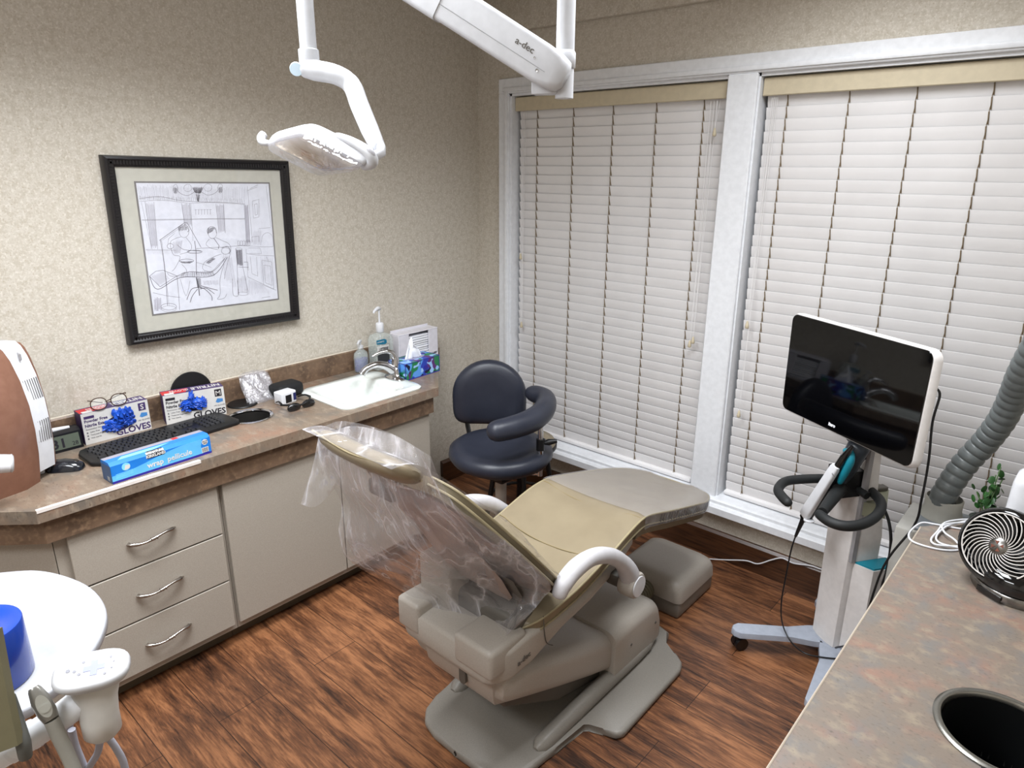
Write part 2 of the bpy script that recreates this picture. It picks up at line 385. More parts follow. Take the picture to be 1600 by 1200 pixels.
# the two window openings: jambs, frame, pane of dark night glass
glassn = mat('night_window_glass', (16, 18, 24), .08, coat=.5)
for n, (x0, x1) in enumerate(((.235, 1.43), (1.545, 2.78))):
    bm = B()
    for a in ((x0, x0+.012), (x1-.012, x1)): box(bm, a[0], a[1], -.004, .15, WB, WT)
    box(bm, x0, x1, -.004, .15, WT-.012, WT); o = struct('window_%d' % (n+1), bm, white)
    bm = B()
    for a in ((x0+.012, x0+.05, WB, WT-.012), (x1-.05, x1-.012, WB, WT-.012), (x0+.05, x1-.05, WB, WB+.04), (x0+.05, x1-.05, WT-.05, WT-.012), (x0+.05, x1-.05, 1.2, 1.24)):
        box(bm, a[0], a[1], .118, .148, a[2], a[3], .003, 1)
    obj('window_frame', bm, white, o)
    bm = B(); box(bm, x0+.03, x1-.03, .13, .135, WB+.02, WT-.03); obj('pane', bm, glassn, o)

# venetian blinds
def blind(x0, x1, cords, label, pulls):
    t = thing('window_blind', label, 'blind', ((x0+x1)/2, .045, .315), 'white slatted blinds closed over the two windows')
    bm = B(); box(bm, x0-.012, x1+.012, .016, .028, 2.066, 2.132, .003, 1); box(bm, x0-.012, x1+.012, .028, .085, 2.10, 2.135)
    obj('valance', bm, beigev, t)
    bm = B(); pitch = .0457; n = int((2.058-.362)/pitch); a = math.radians(-77)
    ww = .0262
    for k in range(n+1):
        z = 2.045 - k*pitch; top = []; bot = []
        for j in range(7):
            u = -1+2*j/6; cv = .0018*(1-u*u)
            # u=-1 top edge (away from room), u=+1 bottom edge (towards room)
            yy = .050 + u*ww*math.cos(a) + cv*math.sin(a); zz = z + u*ww*math.sin(a) - cv*math.cos(a)
            top.append((yy, zz)); bot.append((yy-.0028*math.sin(a), zz+.0028*math.cos(a)))
        prism(bm, top+bot[::-1], 0, x0+random.uniform(-.0012, .0012), x1+random.uniform(-.0012, .0012))
    obj('slats', bm, beige, t, 20)
    bm = B(); box(bm, x0, x1, .028, .072, .316, .336, .006, 2); obj('bottom_rail', bm, beige, t)
    for cx in cords:
        bm = B(); zs = []
        for k in range(n+1):
            z = 2.045 - k*pitch
            tube(bm, [(cx, .0405, z+.0255), (cx+.0012, .0425, z+.005), (cx-.0012, .0445, z-.0195)], .0013, 5, 1, smooth=False)
            loft(bm, [[V(cx-.003, .0425, z+.0235), V(cx+.0012, .0425, z+.0235), V(cx+.004, .0485, z-.016), V(cx-.0002, .0485, z-.016)], [V(cx-.003, .0455, z+.0235), V(cx+.0012, .0455, z+.0235), V(cx+.004, .0515, z-.016), V(cx-.0002, .0515, z-.016)]])
        obj('ladder_cord', bm, cordm, t)
    for (cx, zb, y) in pulls:
        bm = B(); tube(bm, [(cx+.006, .028, 2.06), (cx+.002, .018, (2.06+zb)/2), (cx, y, zb+.03)], .0011, 5, 3); tube(bm, [(cx-.008, .026, 2.06), (cx-.004, .018, (2.06+zb)/2), (cx, y, zb+.03)], .0011, 5, 3)
        o = obj('pull_cord', bm, beige, t)
        bm = B(); lathe(bm, [(.001, .034), (.004, .03), (.008, .012), (.0085, .004), (.006, 0), (.001, -.001)], (cx, y, zb), 12); obj('cord_tassel', bm, beigev, o)
blind(.262, 1.398, [.378, .607, .838, 1.068, 1.298], 'closed off-white slatted blind in the left window beside the picture wall', [(.30, 1.31, .012), (.31, .93, .012), (1.36, 1.02, .006), (1.345, 1.0, .006), (1.372, 1.92, .012)])
blind(1.572, 2.755, [1.652, 1.881, 2.105, 2.331, 2.557], 'closed off-white slatted blind in the right window behind the scanner cart', [(1.605, 1.13, .008), (1.612, .72, .010)])

# ================================================================== LEFT COUNTER
H = .825
def plate(bm, outer, holes, z0, z1, mi=0):
    """flat plate with holes"""
    loops = []
    t = bmesh.new(); es = []
    for L in [outer]+holes:
        vs = [t.verts.new((p[0], p[1], z1)) for p in L]; loops.append(len(vs))
        es += [t.edges.new((vs[i], vs[(i+1) % len(vs)])) for i in range(len(vs))]
    bmesh.ops.triangle_fill(t, edges=es, use_beauty=True, use_dissolve=False)
    def inside(p, L):
        c = False
        for i in range(len(L)):
            (x1, y1), (x2, y2) = L[i-1][:2], L[i][:2]
            if (y1 > p.y) != (y2 > p.y) and p.x < (x2-x1)*(p.y-y1)/(y2-y1)+x1: c = not c
        return c
    bad = [f for f in t.faces if any(inside(f.calc_center_median(), L) for L in holes)]
    if bad: bmesh.ops.delete(t, geom=bad, context='FACES_ONLY')
    fs = list(t.faces); g = bmesh.ops.extrude_face_region(t, geom=fs)
    bmesh.ops.translate(t, verts=[v for v in g['geom'] if isinstance(v, bmesh.types.BMVert)], vec=(0, 0, z0-z1))
    for f in t.faces: f.material_index = mi
    me = bpy.data.meshes.new('t'); t.to_mesh(me); t.free(); bm.from_mesh(me); bpy.data.meshes.remove(me)
def circ(cx, cy, r, n=40, ry=None): return [(cx+r*math.cos(2*PI*i/n), cy+(ry or r)*math.sin(2*PI*i/n)) for i in range(n)]
SK = (.122, .49, -1.305, -.868)   # sink rim extents
skc = ((SK[0]+SK[1])/2, (SK[2]+SK[3])/2)
HC = (.252, -1.598, .078)
out = [(.529, -2.421), (.529, -.823), (.055, -.39), (.055, -.382), (.0015, -.332), (.0015, -2.93), (.02, -2.93)]
ct = thing('countertop', 'brown mottled laminate countertop under the framed drawing, holding the sink', 'countertop', (.26, -1.6, H-.04))
bm = B(); plate(bm, out, [rrect(.172, .206, .05, 5, *skc), circ(*HC)], H-.042, H); obj('top', bm, counter, ct, 30)
bs = thing('backsplash', 'low brown laminate backsplash strip along the wall behind the left counter', 'backsplash', (.01, -1.6, H))
bm = B(); prism(bm, [(.0015, H+.0005), (.02, H+.0005), (.02, H+.095), (.016, H+.10), (.0015, H+.10)], 1, -2.9, -.40); obj('panel', bm, counterd, bs)
bm = B(); tube(bm, [(.012, -2.88, H+.101), (.012, -1.6, H+.1015), (.012, -.41, H+.101)], .0035, 6, 8); obj('caulk_line', bm, mat('caulk', (206, 196, 180), .6), bs)
# chipped, white front edging of the near half
bm = B(); prism(bm, [(.5285, H-.009), (.5305, H-.009), (.5305, H+.001), (.518, H+.0012), (.5285, H)], 1, -2.419, -1.93); obj('edge_strip', bm, mat('worn_edge_white', (222, 214, 208), .5), ct)
bm = B(); loft(bm, [[V(.505, -2.405, z), V(.485, -2.405, z), V(.485, -.835, z), V(.505, -.835, z)] for z in (.70, H-.043)]); loft(bm, [[V(.505, -2.405, z), V(.485, -2.40, z), V(.10, -2.80, z), V(.12, -2.80, z)] for z in (.70, H-.043)])
obj('apron', bm, counterd, ct)
bm = B(); lathe(bm, [(.088, .001), (.089, .004), (.083, .006), (.077, .003), (.0755, -.002), (.0755, -.12), (.0745, -.12), (.0745, -.001)], (HC[0], HC[1], H), 48, cap=False); wc = thing('waste_chute', 'round chrome-rimmed waste chute set in the left counter beside the keyboard', 'waste chute', (HC[0], HC[1], H-.1)); obj('rim', bm, chrome, wc)
bm = B(); lathe(bm, [(.0744, .0), (.0744, -.119), (.0001, -.119), (.0001, -.1195), (.0738, -.1195), (.0738, 0)], (HC[0], HC[1], H-.006), 40, cap=False); obj('chute', bm, mat('dark_chute', (46, 44, 42), .42, metal=.3), wc)

# ----- cabinets
def pull(bm, y0, y1, z, x=.489):
    n = 12; P = []
    for i in range(n+1):
        u = i/n; s = math.sin(PI*u)
        P.append(V(x+.003+.024*s**.7, y0+(y1-y0)*u, z + .006*math.sin(2*PI*(u-.5))*1.0))
    R = [.0035, .007, .0062, .0048, .0042, .0052, .0062, .0052, .0042, .0048, .0062, .007, .0035]
    tube(bm, P, R, 10, 2)
    for u in (.44, .5, .56):
        p = P[6]; lathe(bm, [(.002, -.002), (.0072, -.0008), (.0072, .0008), (.002, .002)], (p.x, y0+(y1-y0)*u, p.z), 10, (0, 1, 0))
    for yy in (y0+.008, y1-.008): lathe(bm, [(.005, 0), (.004, .012)], (x-.001, yy, z), 8, (1, 0, 0))
t = thing('drawer_cabinet', 'cream base cabinet with three drawers under the countertop', 'cabinet', (.25, -2.1, 0))
bm = B()
for a_ in ((.0015, .012, -2.385, -1.858, .072, .70), (.012, .47, -2.385, -2.367, .072, .70), (.012, .47, -1.876, -1.858, .072, .70), (.012, .47, -2.367, -1.876, .072, .09), (.455, .47, -2.367, -1.876, .09, .70)): box(bm, *a_)
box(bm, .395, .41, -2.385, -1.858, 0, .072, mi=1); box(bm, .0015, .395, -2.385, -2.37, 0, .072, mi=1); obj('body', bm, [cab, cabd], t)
for z0, z1 in ((.502, .694), (.303, .496), (.102, .297)):
    bm = B(); box(bm, .471, .489, -2.351, -1.872, z0, z1, .0015, 1); d = obj('drawer', bm, cab, t)
    bm = B(); pull(bm, -2.192, -2.034, (z0+z1)/2-.002); obj('handle', bm, nickel, d, 60, 'wavy polished metal pull')
t = thing('sink_cabinet', 'cream base cabinet with two plain doors below the sink', 'cabinet', (.25, -1.35, 0))
bm = B()
for a_ in ((.0015, .012, -1.856, -.46, .072, .70), (.012, .47, -1.856, -1.838, .072, .70), (.455, .47, -1.838, -.862, .072, .70)): box(bm, *a_)
loft(bm, [[V(.455, -.862, z), V(.47, -.862, z), V(.0125, -.44, z), V(.0125, -.46, z)] for z in (.072, .70)])
loft(bm, [[V(.0125, -1.838, z), V(.455, -1.838, z), V(.455, -.864, z), V(.0125, -.463, z)] for z in (.074, .09)])
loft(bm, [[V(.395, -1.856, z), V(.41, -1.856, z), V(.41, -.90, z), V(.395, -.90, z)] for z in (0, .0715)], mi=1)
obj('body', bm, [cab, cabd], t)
for y0, y1 in ((-1.852, -1.356), (-1.350, -.850)):
    bm = B(); box(bm, .471, .489, y0, y1, .102, .694, .0015, 1); obj('door', bm, cab, t)
t = thing('corner_cabinet', 'angled cream cabinet end at the near end of the counter', 'cabinet', (.2, -2.6, 0))
bm = B(); loft(bm, [[V(.0015, -2.387, z), V(.468, -2.387, z), V(.10, -2.755, z), V(.0015, -2.755, z)] for z in (.072, .698)])
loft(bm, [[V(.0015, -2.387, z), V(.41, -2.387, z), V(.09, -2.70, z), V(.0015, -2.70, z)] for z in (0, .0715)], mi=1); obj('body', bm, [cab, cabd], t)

# ----- sink
t = thing('sink', 'white rounded drop-in sink at the window end of the counter', 'sink', (skc[0], skc[1], H-.02))
bm = B()
def sring(hw, hh, r, z, dx=0): return [V(p[0], p[1], z) for p in rrect(hw, hh, r, 6, skc[0]+dx*.2, skc[1]-dx*1.15)]
hw, hh = (SK[1]-SK[0])/2, (SK[3]-SK[2])/2
rings = [sring(hw, hh, .05, H+.0005), sring(hw+.001, hh+.001, .051, H+.006), sring(hw-.008, hh-.008, .048, H+.013), sring(hw-.03, hh-.03, .045, H+.013, .0)]
rings += [sring(hw-.040, hh-.066, .055, H+.011, .028), sring(hw-.047, hh-.074, .055, H+.002, .028), sring(hw-.055, hh-.082, .055, H-.05, .026), sring(hw-.075, hh-.10, .05, H-.13, .024), sring(hw-.12, hh-.12, .03, H-.142, .02), sring(.022, .022, .0219, H-.145, .0)]
rings += [sring(.022, .022, .0219, H-.150), sring(hw-.07, hh-.095, .05, H-.150, .024), sring(hw-.05, hh-.078, .05, H-.05, .026), sring(hw-.03, hh-.06, .055, H-.002, .024)]
loft(bm, rings, cap=False); obj('basin', bm, sinkm, t, 50)
bm = B(); lathe(bm, [(.021, 0), (.022, .003), (.012, .002), (.0, .001)], (skc[0], skc[1], H-.1485), 20); obj('drain', bm, chrome, t)
# ----- faucet : stands at the back right of the rim, spout sweeping over the bowl
fc = V(.305, -.897, H+.0135)
t = thing('faucet', 'chrome faucet with a curved lever handle on the white sink', 'faucet', fc)
bm = B(); lathe(bm, [(.052, 0), (.054, .003), (.050, .008), (.032, .013), (.026, .03), (.024, .050), (.014, .062), (0.001, .064)], fc, 28, sx=1.2, sy=.6); obj('base', bm, chrome, t, 60)
bm = B(); tube(bm, [fc+V(.0, .01, .018), fc+V(-.008, -.03, .060), fc+V(-.018, -.085, .082), fc+V(-.028, -.135, .072), fc+V(-.034, -.160, .048)], [.022, .020, .016, .0145, .0165], 16, 6); obj('spout', bm, chrome, t, 60)
bm = B(); tube(bm, [fc+V(0, .008, .045), fc+V(-.006, .014, .095), fc+V(-.014, -.008, .127), fc+V(-.026, -.050, .132), fc+V(-.04, -.092, .116)], [.021, .017, .012, .009, .007], 12, 6); obj('handle', bm, chrome, t, 60)

# ----- mouthwash bottle
def cyl(bm, c, r, h, seg=24, mi=0, axis=(0, 0, 1)): lathe(bm, [(r, 0), (r, h)], c, seg, axis, mi)
mb = V(.085, -.80, H)
t = thing('mouthwash_bottle', 'large clear mouthwash bottle with white pump behind the faucet', 'bottle', mb)
bm = B()
loft(bm, [[V(mb.x+p[0], mb.y+p[1], mb.z+z) for p in rrect(hw_, hh_, rr, 5)] for z, hw_, hh_, rr in ((0, .036, .050, .012), (.004, .040, .055, .016), (.150, .040, .055, .016), (.170, .036, .047, .016), (.181, .022, .025, .018), (.184, .016, .016, .0155), (.191, .016, .016, .0155))])
obj('bottle_body', bm, soapm, t, 40)
bm = B(); lathe(bm, [(.018, .186), (.0195, .188), (.0195, .228), (.017, .232), (.009, .234)], mb, 20); cyl(bm, mb+V(0, 0, .23), .005, .065, 12); tube(bm, [mb+V(-.012, .016, .298), mb+V(0, -.005, .305), mb+V(.012, -.035, .298), mb+V(.014, -.043, .288)], [.008, .0095, .0065, .005], 10, 4); cyl(bm, mb+V(0, 0, .01), .003, .18, 8)
obj('pump', bm, whitep, t, 50)
X = V(0, 1, 0); Y = V(0, 0, 1); F = face_frame(mb+V(.0405, -.055, 0), X, Y)
bm = B(); decal(bm, F, [(.0, .158), (.050, .158), (.062, .150), (.062, .136), (.052, .131), (.0, .137)], .0005, 1); decal(bm, F, [(.002, .090), (.074, .090), (.074, .126), (.002, .126)], .0004, 0)
text(bm, 'LISTERINE', .020, F(.070, .102, .0006), X, Y, mi=2, align='RIGHT', bold=.0006, sx=.62); text(bm, 'COOL MINT', .011, F(.070, .092, .0006), X, Y, mi=1, align='RIGHT', sx=.8)
decal(bm, F, [(.002, .04), (.074, .04), (.074, .09), (.002, .09)], .0004, 3); text(bm, 'ANTISEPTIC', .010, F(.004, .143, .0007), X, Y, mi=0, sx=.8)
obj('label', bm, [boxw, mat('label_teal', (24, 110, 140), .4), inkd, mat('label_silver_black', (60, 60, 62), .3)], t, 20)
# ----- soap bottle
sb = V(.06, -.905, H)
t = thing('soap_bottle', 'small clear pump bottle of purple soap behind the faucet', 'bottle', sb)
bm = B(); lathe(bm, [(.030, 0), (.034, .004), (.034, .075), (.031, .095), (.018, .108), (.013, .112), (.013, .12)], sb, 24, sx=.8, sy=1.15); obj('bottle_body', bm, soapm, t, 50)
bm = B(); lathe(bm, [(.026, .003), (.0305, .007), (.0305, .066), (.001, .066)], sb, 24, sx=.8, sy=1.15); obj('soap', bm, soapp, t, 50)
bm = B(); lathe(bm, [(.014, .119), (.014, .132), (.005, .134), (.005, .15), (.001, .15)], sb, 16); tube(bm, [sb+V(-.008, .01, .152), sb+V(.006, -.01, .154), sb+V(.02, -.03, .146)], [.007, .007, .004], 10, 4); obj('pump', bm, mat('clear_white_plastic', (225, 226, 230), .2, alpha=.75), t, 50)
# ----- paper towel holder with folded towels
pt = V(.05, -.56, H)
t = thing('paper_towel_holder', 'white folded paper towel dispenser standing behind the tissue box', 'dispenser', pt)
bm = B(); box(bm, .022, .098, -.695, -.689, H, H+.145, .002, 1); box(bm, .022, .098, -.435, -.429, H, H+.145, .002, 1); box(bm, .022, .026, -.689, -.435, H, H+.16, .001, 1)
box(bm, .022, .100, -.695, -.429, H+.145, H+.150, .002, 1); box(bm, .095, .10, -.689, -.63, H+.02, H+.145); box(bm, .095, .10, -.495, -.435, H+.02, H+.145); box(bm, .022, .10, -.689, -.435, H+.0005, H+.005); obj('case', bm, mat('white_acrylic', (228, 226, 234), .18, alpha=.93), t)
for k in range(9):
    if k % 1 == 0:
        pass
bm = B()
for k in range(10): box(bm, .032, .090+random.uniform(-.003, .003), -.68, -.445, H+.007+k*.0122, H+.0172+k*.0122, .004, 2)
obj('folded_towels', bm, paper, t)
# ----- tissue box
tb = V(.285, -.755, H)
t = thing('tissue_box', 'blue and green floral tissue box with a white tissue sticking up', 'tissue box', tb)
M = Matrix.Translation(tb) @ Matrix.Rotation(math.radians(3), 4, 'Z')
flo, fnt, fb, fcur = mix_mat('floral_print', [(38, 62, 168), ((88, 150, 225), 14, 1, .50, .54, (1, 1, 1)), ((30, 120, 72), 11, 1, .52, .56, (1.3, 1, 1)), ((86, 36, 110), 13, 1, .58, .61, (1, 1.4, 1)), ((150, 190, 235), 34, 0, .62, .65, (1, 1, 1)), ((14, 20, 52), 22, 1, .64, .67, (1, 1, 1))], rough=.4)
bm = B(); box(bm, -.058, .058, -.113, .113, 0, .082, .0015, 1, M=M); obj('carton', bm, flo, t)
bm = B()
for a in (-1, 1):
    for c in (-1, 1): box(bm, a*.0575-.0014, a*.0575+.0014, c*.1125-.0014, c*.1125+.0014, 0, .0825, M=M)
    box(bm, a*.0575-.0014, a*.0575+.0014, -.1125, .1125, .0806, .0828, M=M); box(bm, -.0575, .0575, a*.1125-.0014, a*.1125+.0014, .0806, .0828, M=M); box(bm, a*.0575-.0014, a*.0575+.0014, -.1125, .1125, .0, .004, M=M)
lathe(bm, [(.011, 0), (.011, .0012), (.001, .0014)], M @ V(.058, .02, .04), 20, (1, .05, 0), sx=1.0, sy=1.2)
obj('edge_print', bm, mat('print_royal_blue', (46, 40, 150), .4), t)
bm = B(); lathe(bm, [(.045, .0), (.045, .001), (.001, .001)], M @ V(0, 0, .082), 28, sx=.55, sy=1.3); obj('opening_film', bm, mat('opening_grey', (150, 150, 176), .3), t)
bm = B(); base = M @ V(0, -.005, .083)
def tissue(bm, P, t_=.0008):
    g = [[base+V(*q) for q in row] for row in P]
    rows = [spline(r_, 4) for r_ in g]; cols = [spline([r_[j] for r_ in rows], 4) for j in range(len(rows[0]))]
    a = [[cols[j][i] for j in range(len(cols))] for i in range(len(cols[0]))]
    R = [[bm.verts.new(p) for p in row] for row in a]
    for i in range(len(R)-1):
        for j in range(len(R[0])-1): bm.faces.new((R[i][j], R[i][j+1], R[i+1][j+1], R[i+1][j]))
tissue(bm, [[(0, -.055, .0), (.012, -.02, .0), (-.005, .01, .0), (.01, .045, 0)], [(-.005, -.035, .04), (.01, -.012, .042), (-.008, .012, .04), (.006, .03, .036)], [(-.012, -.018, .07), (.003, -.004, .075), (-.006, .008, .068), (0, .016, .05)], [(-.016, -.006, .092), (-.006, .0, .10), (-.01, .004, .085), (-.006, .008, .062)]])
tissue(bm, [[(.012, -.05, .0), (-.006, -.02, .0), (.012, .02, .0), (-.002, .05, 0)], [(.012, -.046, .03), (.0, -.03, .03), (.014, .0, .03), (.004, .03, .03)], [(.010, -.036, .052), (.0, -.028, .056), (.008, -.012, .05), (.0, .01, .046)], [(.006, -.03, .068), (.0, -.026, .074), (.003, -.018, .062), (-.004, -.004, .054)]])
o = obj('tissue', bm, paper, t, 80); md = o.modifiers.new('thick', 'SOLIDIFY'); md.thickness = .0008

# ----- glove boxes
def glove_box(label, x, y0, y1, letter, glovespots, yaw):
    h = .118; d = .066; wdt = y1-y0; o = V(x, y0, H); X = V(math.sin(yaw), math.cos(yaw), 0); Y = V(0, 0, 1); F = face_frame(o, X, Y)   # n = X x Y
    t = thing('glove_box', label, 'glove box', o+X*wdt/2-X.cross(Y)*d/2, 'boxes of blue nitrile gloves against the backsplash')
    bm = B(); c = [F(0, 0, 0), F(wdt, 0, 0), F(wdt, 0, -d), F(0, 0, -d)]
    loft(bm, [c, [p+Y*h for p in c]]); obj('carton', bm, boxw, t, 20)
    nn = X.cross(Y); Ft = face_frame(F(0, h, 0), X, -nn); bm = B(); decal(bm, Ft, [(0, 0), (wdt, 0), (wdt, d), (0, d)], .0004, 0)
    Fs = face_frame(F(0, 0, -d), X.cross(Y), Y); decal(bm, face_frame(F(0, 0, -d)-X*.0004, X.cross(Y), Y), [(0, 0), (d, 0), (d, h), (0, h)], .0004, 0)
    text(bm, 'NITRILE', .044, Ft(wdt-.006, .050, .0008), -X, nn, mi=2, bold=.0006, sx=.72)
    decal(bm, Ft, [(.0, .008), (.085, .008), (.10, d-.01), (0, d-.01)], .0008, 1); text(bm, 'GLOVES', .032, Ft(.100, .046, .0012), -X, nn, mi=2, sx=.62)
    decal(bm, Ft, [(.008, .002), (.042, .002), (.042, .022), (.008, .022)], .0014, 2)
    obj('top_print', bm, [purple, reds, boxw], t, 20)
    bm = B(); decal(bm, F, [(.008, h-.022), (.042, h-.022), (.042, h-.012), (.008, h-.012)], .0005, 0)
    text(bm, 'Powder Free', .0155, F(.007, h-.036, .0003), X, Y, mi=0, bold=.0004, sx=.95); text(bm, 'Nitrile Exam', .0155, F(.007, h-.053, .0003), X, Y, mi=0, bold=.0004, sx=.95)
    for k in range(4):
        text(bm, ['Examination Gloves', 'Latex Free', 'Textured fingertips', 'Non sterile'][k], .0075, F(.02 if k else .008, h-.064-k*.0115, .0003), X, Y, mi=1)
        if k: decal(bm, F, [(.009, h-.066-k*.0115), (.014, h-.066-k*.0115), (.014, h-.060-k*.0115), (.009, h-.060-k*.0115)], .0004, 1)
    decal(bm, F, [(wdt-.036, h-.038), (wdt-.010, h-.038), (wdt-.010, h-.008), (wdt-.036, h-.008)], .0005, 0)
    text(bm, letter, .028, F(wdt-.023, h-.033, .0010), X, Y, mi=2, align='CENTER', bold=.0005 if letter == 'S' else 0)
    decal(bm, F, [(wdt-.036, h-.060), (wdt-.028, h-.065), (wdt-.008, h-.062), (wdt-.008, h-.050), (wdt-.028, h-.046)], .0005, 3)
    text(bm, '100 GLOVES', .008, F(wdt-.045, h-.078, .0003), X, Y, mi=1); text(bm, 'GLOVES', .034, F(wdt-.002, .006, .0003), X, Y, mi=0, align='RIGHT', bold=.0008)
    obj('front_lettering', bm, [inkd if letter == 'M' else purple, ink, boxw, mat('print_blue', (70, 130, 190), .5)], t, 20)
    # oval opening with the crumpled gloves showing
    bm = B(); a0, b0, ra, rb = glovespots; decal(bm, F, [(a0+ra*math.cos(2*PI*i/24), b0+rb*math.sin(2*PI*i/24)) for i in range(24)], .0006, 0); obj('opening', bm, mat('opening_dark', (14, 22, 60), .8), t, 20)
    bm = B()
    for k in range(16):
        a = random.uniform(-.8, .8); b2 = random.uniform(-.55, .55); p = F(a0+ra*a, b0+rb*b2, .002)
        ball(bm, p, .014, (.6, 1.2, .8), 3, nz=1.3, nf=2.2)
    for k in range(3 if letter == 'S' else 1):
        p = F(a0+ra*(-.1+.45*k), b0+rb*1.15, .008); ball(bm, p, .018, (.4, .55, 1.1), 3, nz=1.4, nf=2.0)
    obj('gloves', bm, glove, t, 60)
    return t
glove_box('glove box marked S with folded eyeglasses resting on top', .09, -2.146, -1.917, 'S', (.118, .052, .048, .030), 0)
glove_box('glove box marked M next to the waste chute', .097, -1.863, -1.639, 'M', (.105, .065, .046, .028), math.radians(13))
# ----- eyeglasses on the S box
g0 = V(.070, -2.047, H+.1195)
t = thing('eyeglasses', 'thin brown framed eyeglasses lying on the glove box marked S', 'eyeglasses', g0)
tort = mat('tortoise_brown', (60, 36, 24), .3)
for s in (-1, 1):
    bm = B(); c = g0+V(.018, s*.034, .0215); L = []
    for i in range(20):
        a = 2*PI*i/20; rx = .0265; rz = .0195+(.002 if math.sin(a) > 0 else 0)
        L.append(c+V(-.006*math.sin(a), rx*math.copysign(abs(math.cos(a))**.85, math.cos(a)), rz*math.copysign(abs(math.sin(a))**.85, math.sin(a))))
    tube(bm, L, .0018, 6, 2, closed=True); obj('rim', bm, tort, t, 60)
    bm = B(); tube(bm, [c+V(-.006, s*.026, .016), c+V(-.012, s*.030, .017), c+V(-.035, s*.018, .008), c+V(-.055, -s*.010, -.008), c+V(-.062, -s*.03, -.017)], .0017, 6, 5); obj('temple', bm, tort, t, 60)
    bm = B(); lathe(bm, [(.0255, 0), (.0255, .0006)], c, 24, (1, 0, .3), sx=.75, sy=1); obj('lens', bm, mat('spectacle_lens', (235, 240, 240), .03, alpha=.12), t)
bm = B(); tube(bm, [g0+V(.018, -.008, .020), g0+V(.020, 0, .023), g0+V(.018, .008, .020)], .0017, 6, 5); obj('bridge', bm, tort, t, 60)

# ----- lids and small things between chute and sink
bm = B(); lathe(bm, [(.0, 0), (.083, 0), (.086, .004), (.083, .008), (.0, .012)], (.0222, -1.722, H+.083), 40, (1, 0, .10)); solo('chute_lid', bm, black, 'round black lid standing upright against the backsplash behind the glove box marked M', 'lid')
bm = B(); lathe(bm, [(0, 0), (.060, 0), (.062, .003), (.058, .007), (0, .009)], (.088, -1.545, H), 40); solo('chute_lid', bm, black, 'flat round black lid lying on the counter behind the waste chute', 'lid')
bm = B()
rows = []
for i in range(9):
    u = i/8; rows.append([V(.055+.075*(1-u)+.006*math.sin(j*1.9+i), -1.530+.128*j/8+.010*(u-.5), H+.001+.118*u*(1-.10*((j-4)/4)**2)) for j in range(9)])
back = [[p-V(.022, 0, -.001) for p in r_] for r_ in rows]
for g in (rows, back):
    R = [[bm.verts.new(p) for p in r_] for r_ in g]
    for i in range(8):
        for j in range(8): bm.faces.new((R[i][j], R[i][j+1], R[i+1][j+1], R[i+1][j]))
o = solo('plastic_pouch', bm, film_mat('milky_film', .11, .12, .5, 20, (1, 1, 1), .2), 'empty clear plastic pouch leaning on the backsplash behind the waste chute', 'pouch'); md = o.modifiers.new('thick', 'SOLIDIFY'); md.thickness = .0006
wb = V(.205, -1.41, H); M = Matrix.Translation(wb) @ Matrix.Rotation(math.radians(8), 4, 'Z')
t = thing('battery_pack', 'small white box with a black square window beside the dark sunglasses', 'box', wb)
bm = B(); box(bm, -.028, .028, -.038, .038, 0, .055, .006, 3, M=M); obj('case', bm, whitep, t)
bm = B(); box(bm, .0275, .0288, -.020, .010, .008, .042, M=M); obj('window', bm, black, t)
bm = B(); box(bm, .0275, .0288, .020, .034, .012, .044, M=M); obj('switch', bm, mat('navy_blue_plastic', (30, 36, 90), .4), t)
bm = B(); M2 = Matrix.Translation((.12, -1.355, H)) @ Matrix.Rotation(math.radians(5), 4, 'Z'); box(bm, -.045, .05, -.07, .065, 0, .062, .022, 4, M=M2); solo('eyewear_case', bm, mat('black_cloth', (16, 17, 20), .7), 'soft black case behind the small white box near the sink', 'case')
sg = V(.31, -1.405, H)
t = thing('sunglasses', 'black wraparound sunglasses lying in front of the small white box', 'sunglasses', sg)
bm = B(); tube(bm, [sg+V(-.03, -.070, .024), sg+V(.012, -.045, .027), sg+V(.022, -.005, .022), sg+V(.016, .035, .030), sg+V(-.028, .066, .030)], .0045, 8, 5); obj('frame', bm, black, t, 60)
dk = mat('dark_lens', (14, 14, 18), .08, coat=.5)
for s in (-1, 1):
    bm = B(); c = sg+V(.010, s*.034, .014); n = V(.9, s*.55, .3)
    ball(bm, c, .031, (.40, 1.0, .62), 3); obj('lens', bm, dk, t, 60)
    bm = B(); tube(bm, [sg+V(-.028, s*.068, .027), sg+V(-.06, s*.062, .03), sg+V(-.10, s*.052, .015)], [.005, .0035, .003], 8, 4); obj('temple', bm, black, t, 60)

# ----- keyboard
kb = V(.235, -1.93, H); M = Matrix.Translation(kb) @ Matrix.Rotation(math.radians(3), 4, 'Z')
t = thing('keyboard', 'black full-size keyboard lying behind the blue wrap box', 'keyboard', kb)
bm = B(); P = [(-.085, -.255), (-.092, -.23), (-.092, .24), (-.07, .262), (.06, .268), (.085, .25), (.088, .0), (.088, -.25), (.06, -.275), (-.05, -.272)]
prism(bm, [(a, b_) for a, b_ in P], 2, .0, .016, .006, seg=3); bm.transform(M); obj('keyboard_body', bm, black, t)
bm = B(); km = mat('key_black', (26, 26, 29), .45)
def key(a, b_, w_, d_): 
    q = [(a-d_/2, b_-w_/2), (a+d_/2, b_-w_/2), (a+d_/2, b_+w_/2), (a-d_/2, b_+w_/2)]
    q2 = [(a-d_/2+.002, b_-w_/2+.002), (a+d_/2-.003, b_-w_/2+.002), (a+d_/2-.003, b_+w_/2-.002), (a-d_/2+.002, b_+w_/2-.002)]
    loft(bm, [[M @ V(x_, y_, .0145) for x_, y_ in q], [M @ V(x_, y_, .0215) for x_, y_ in q2]])
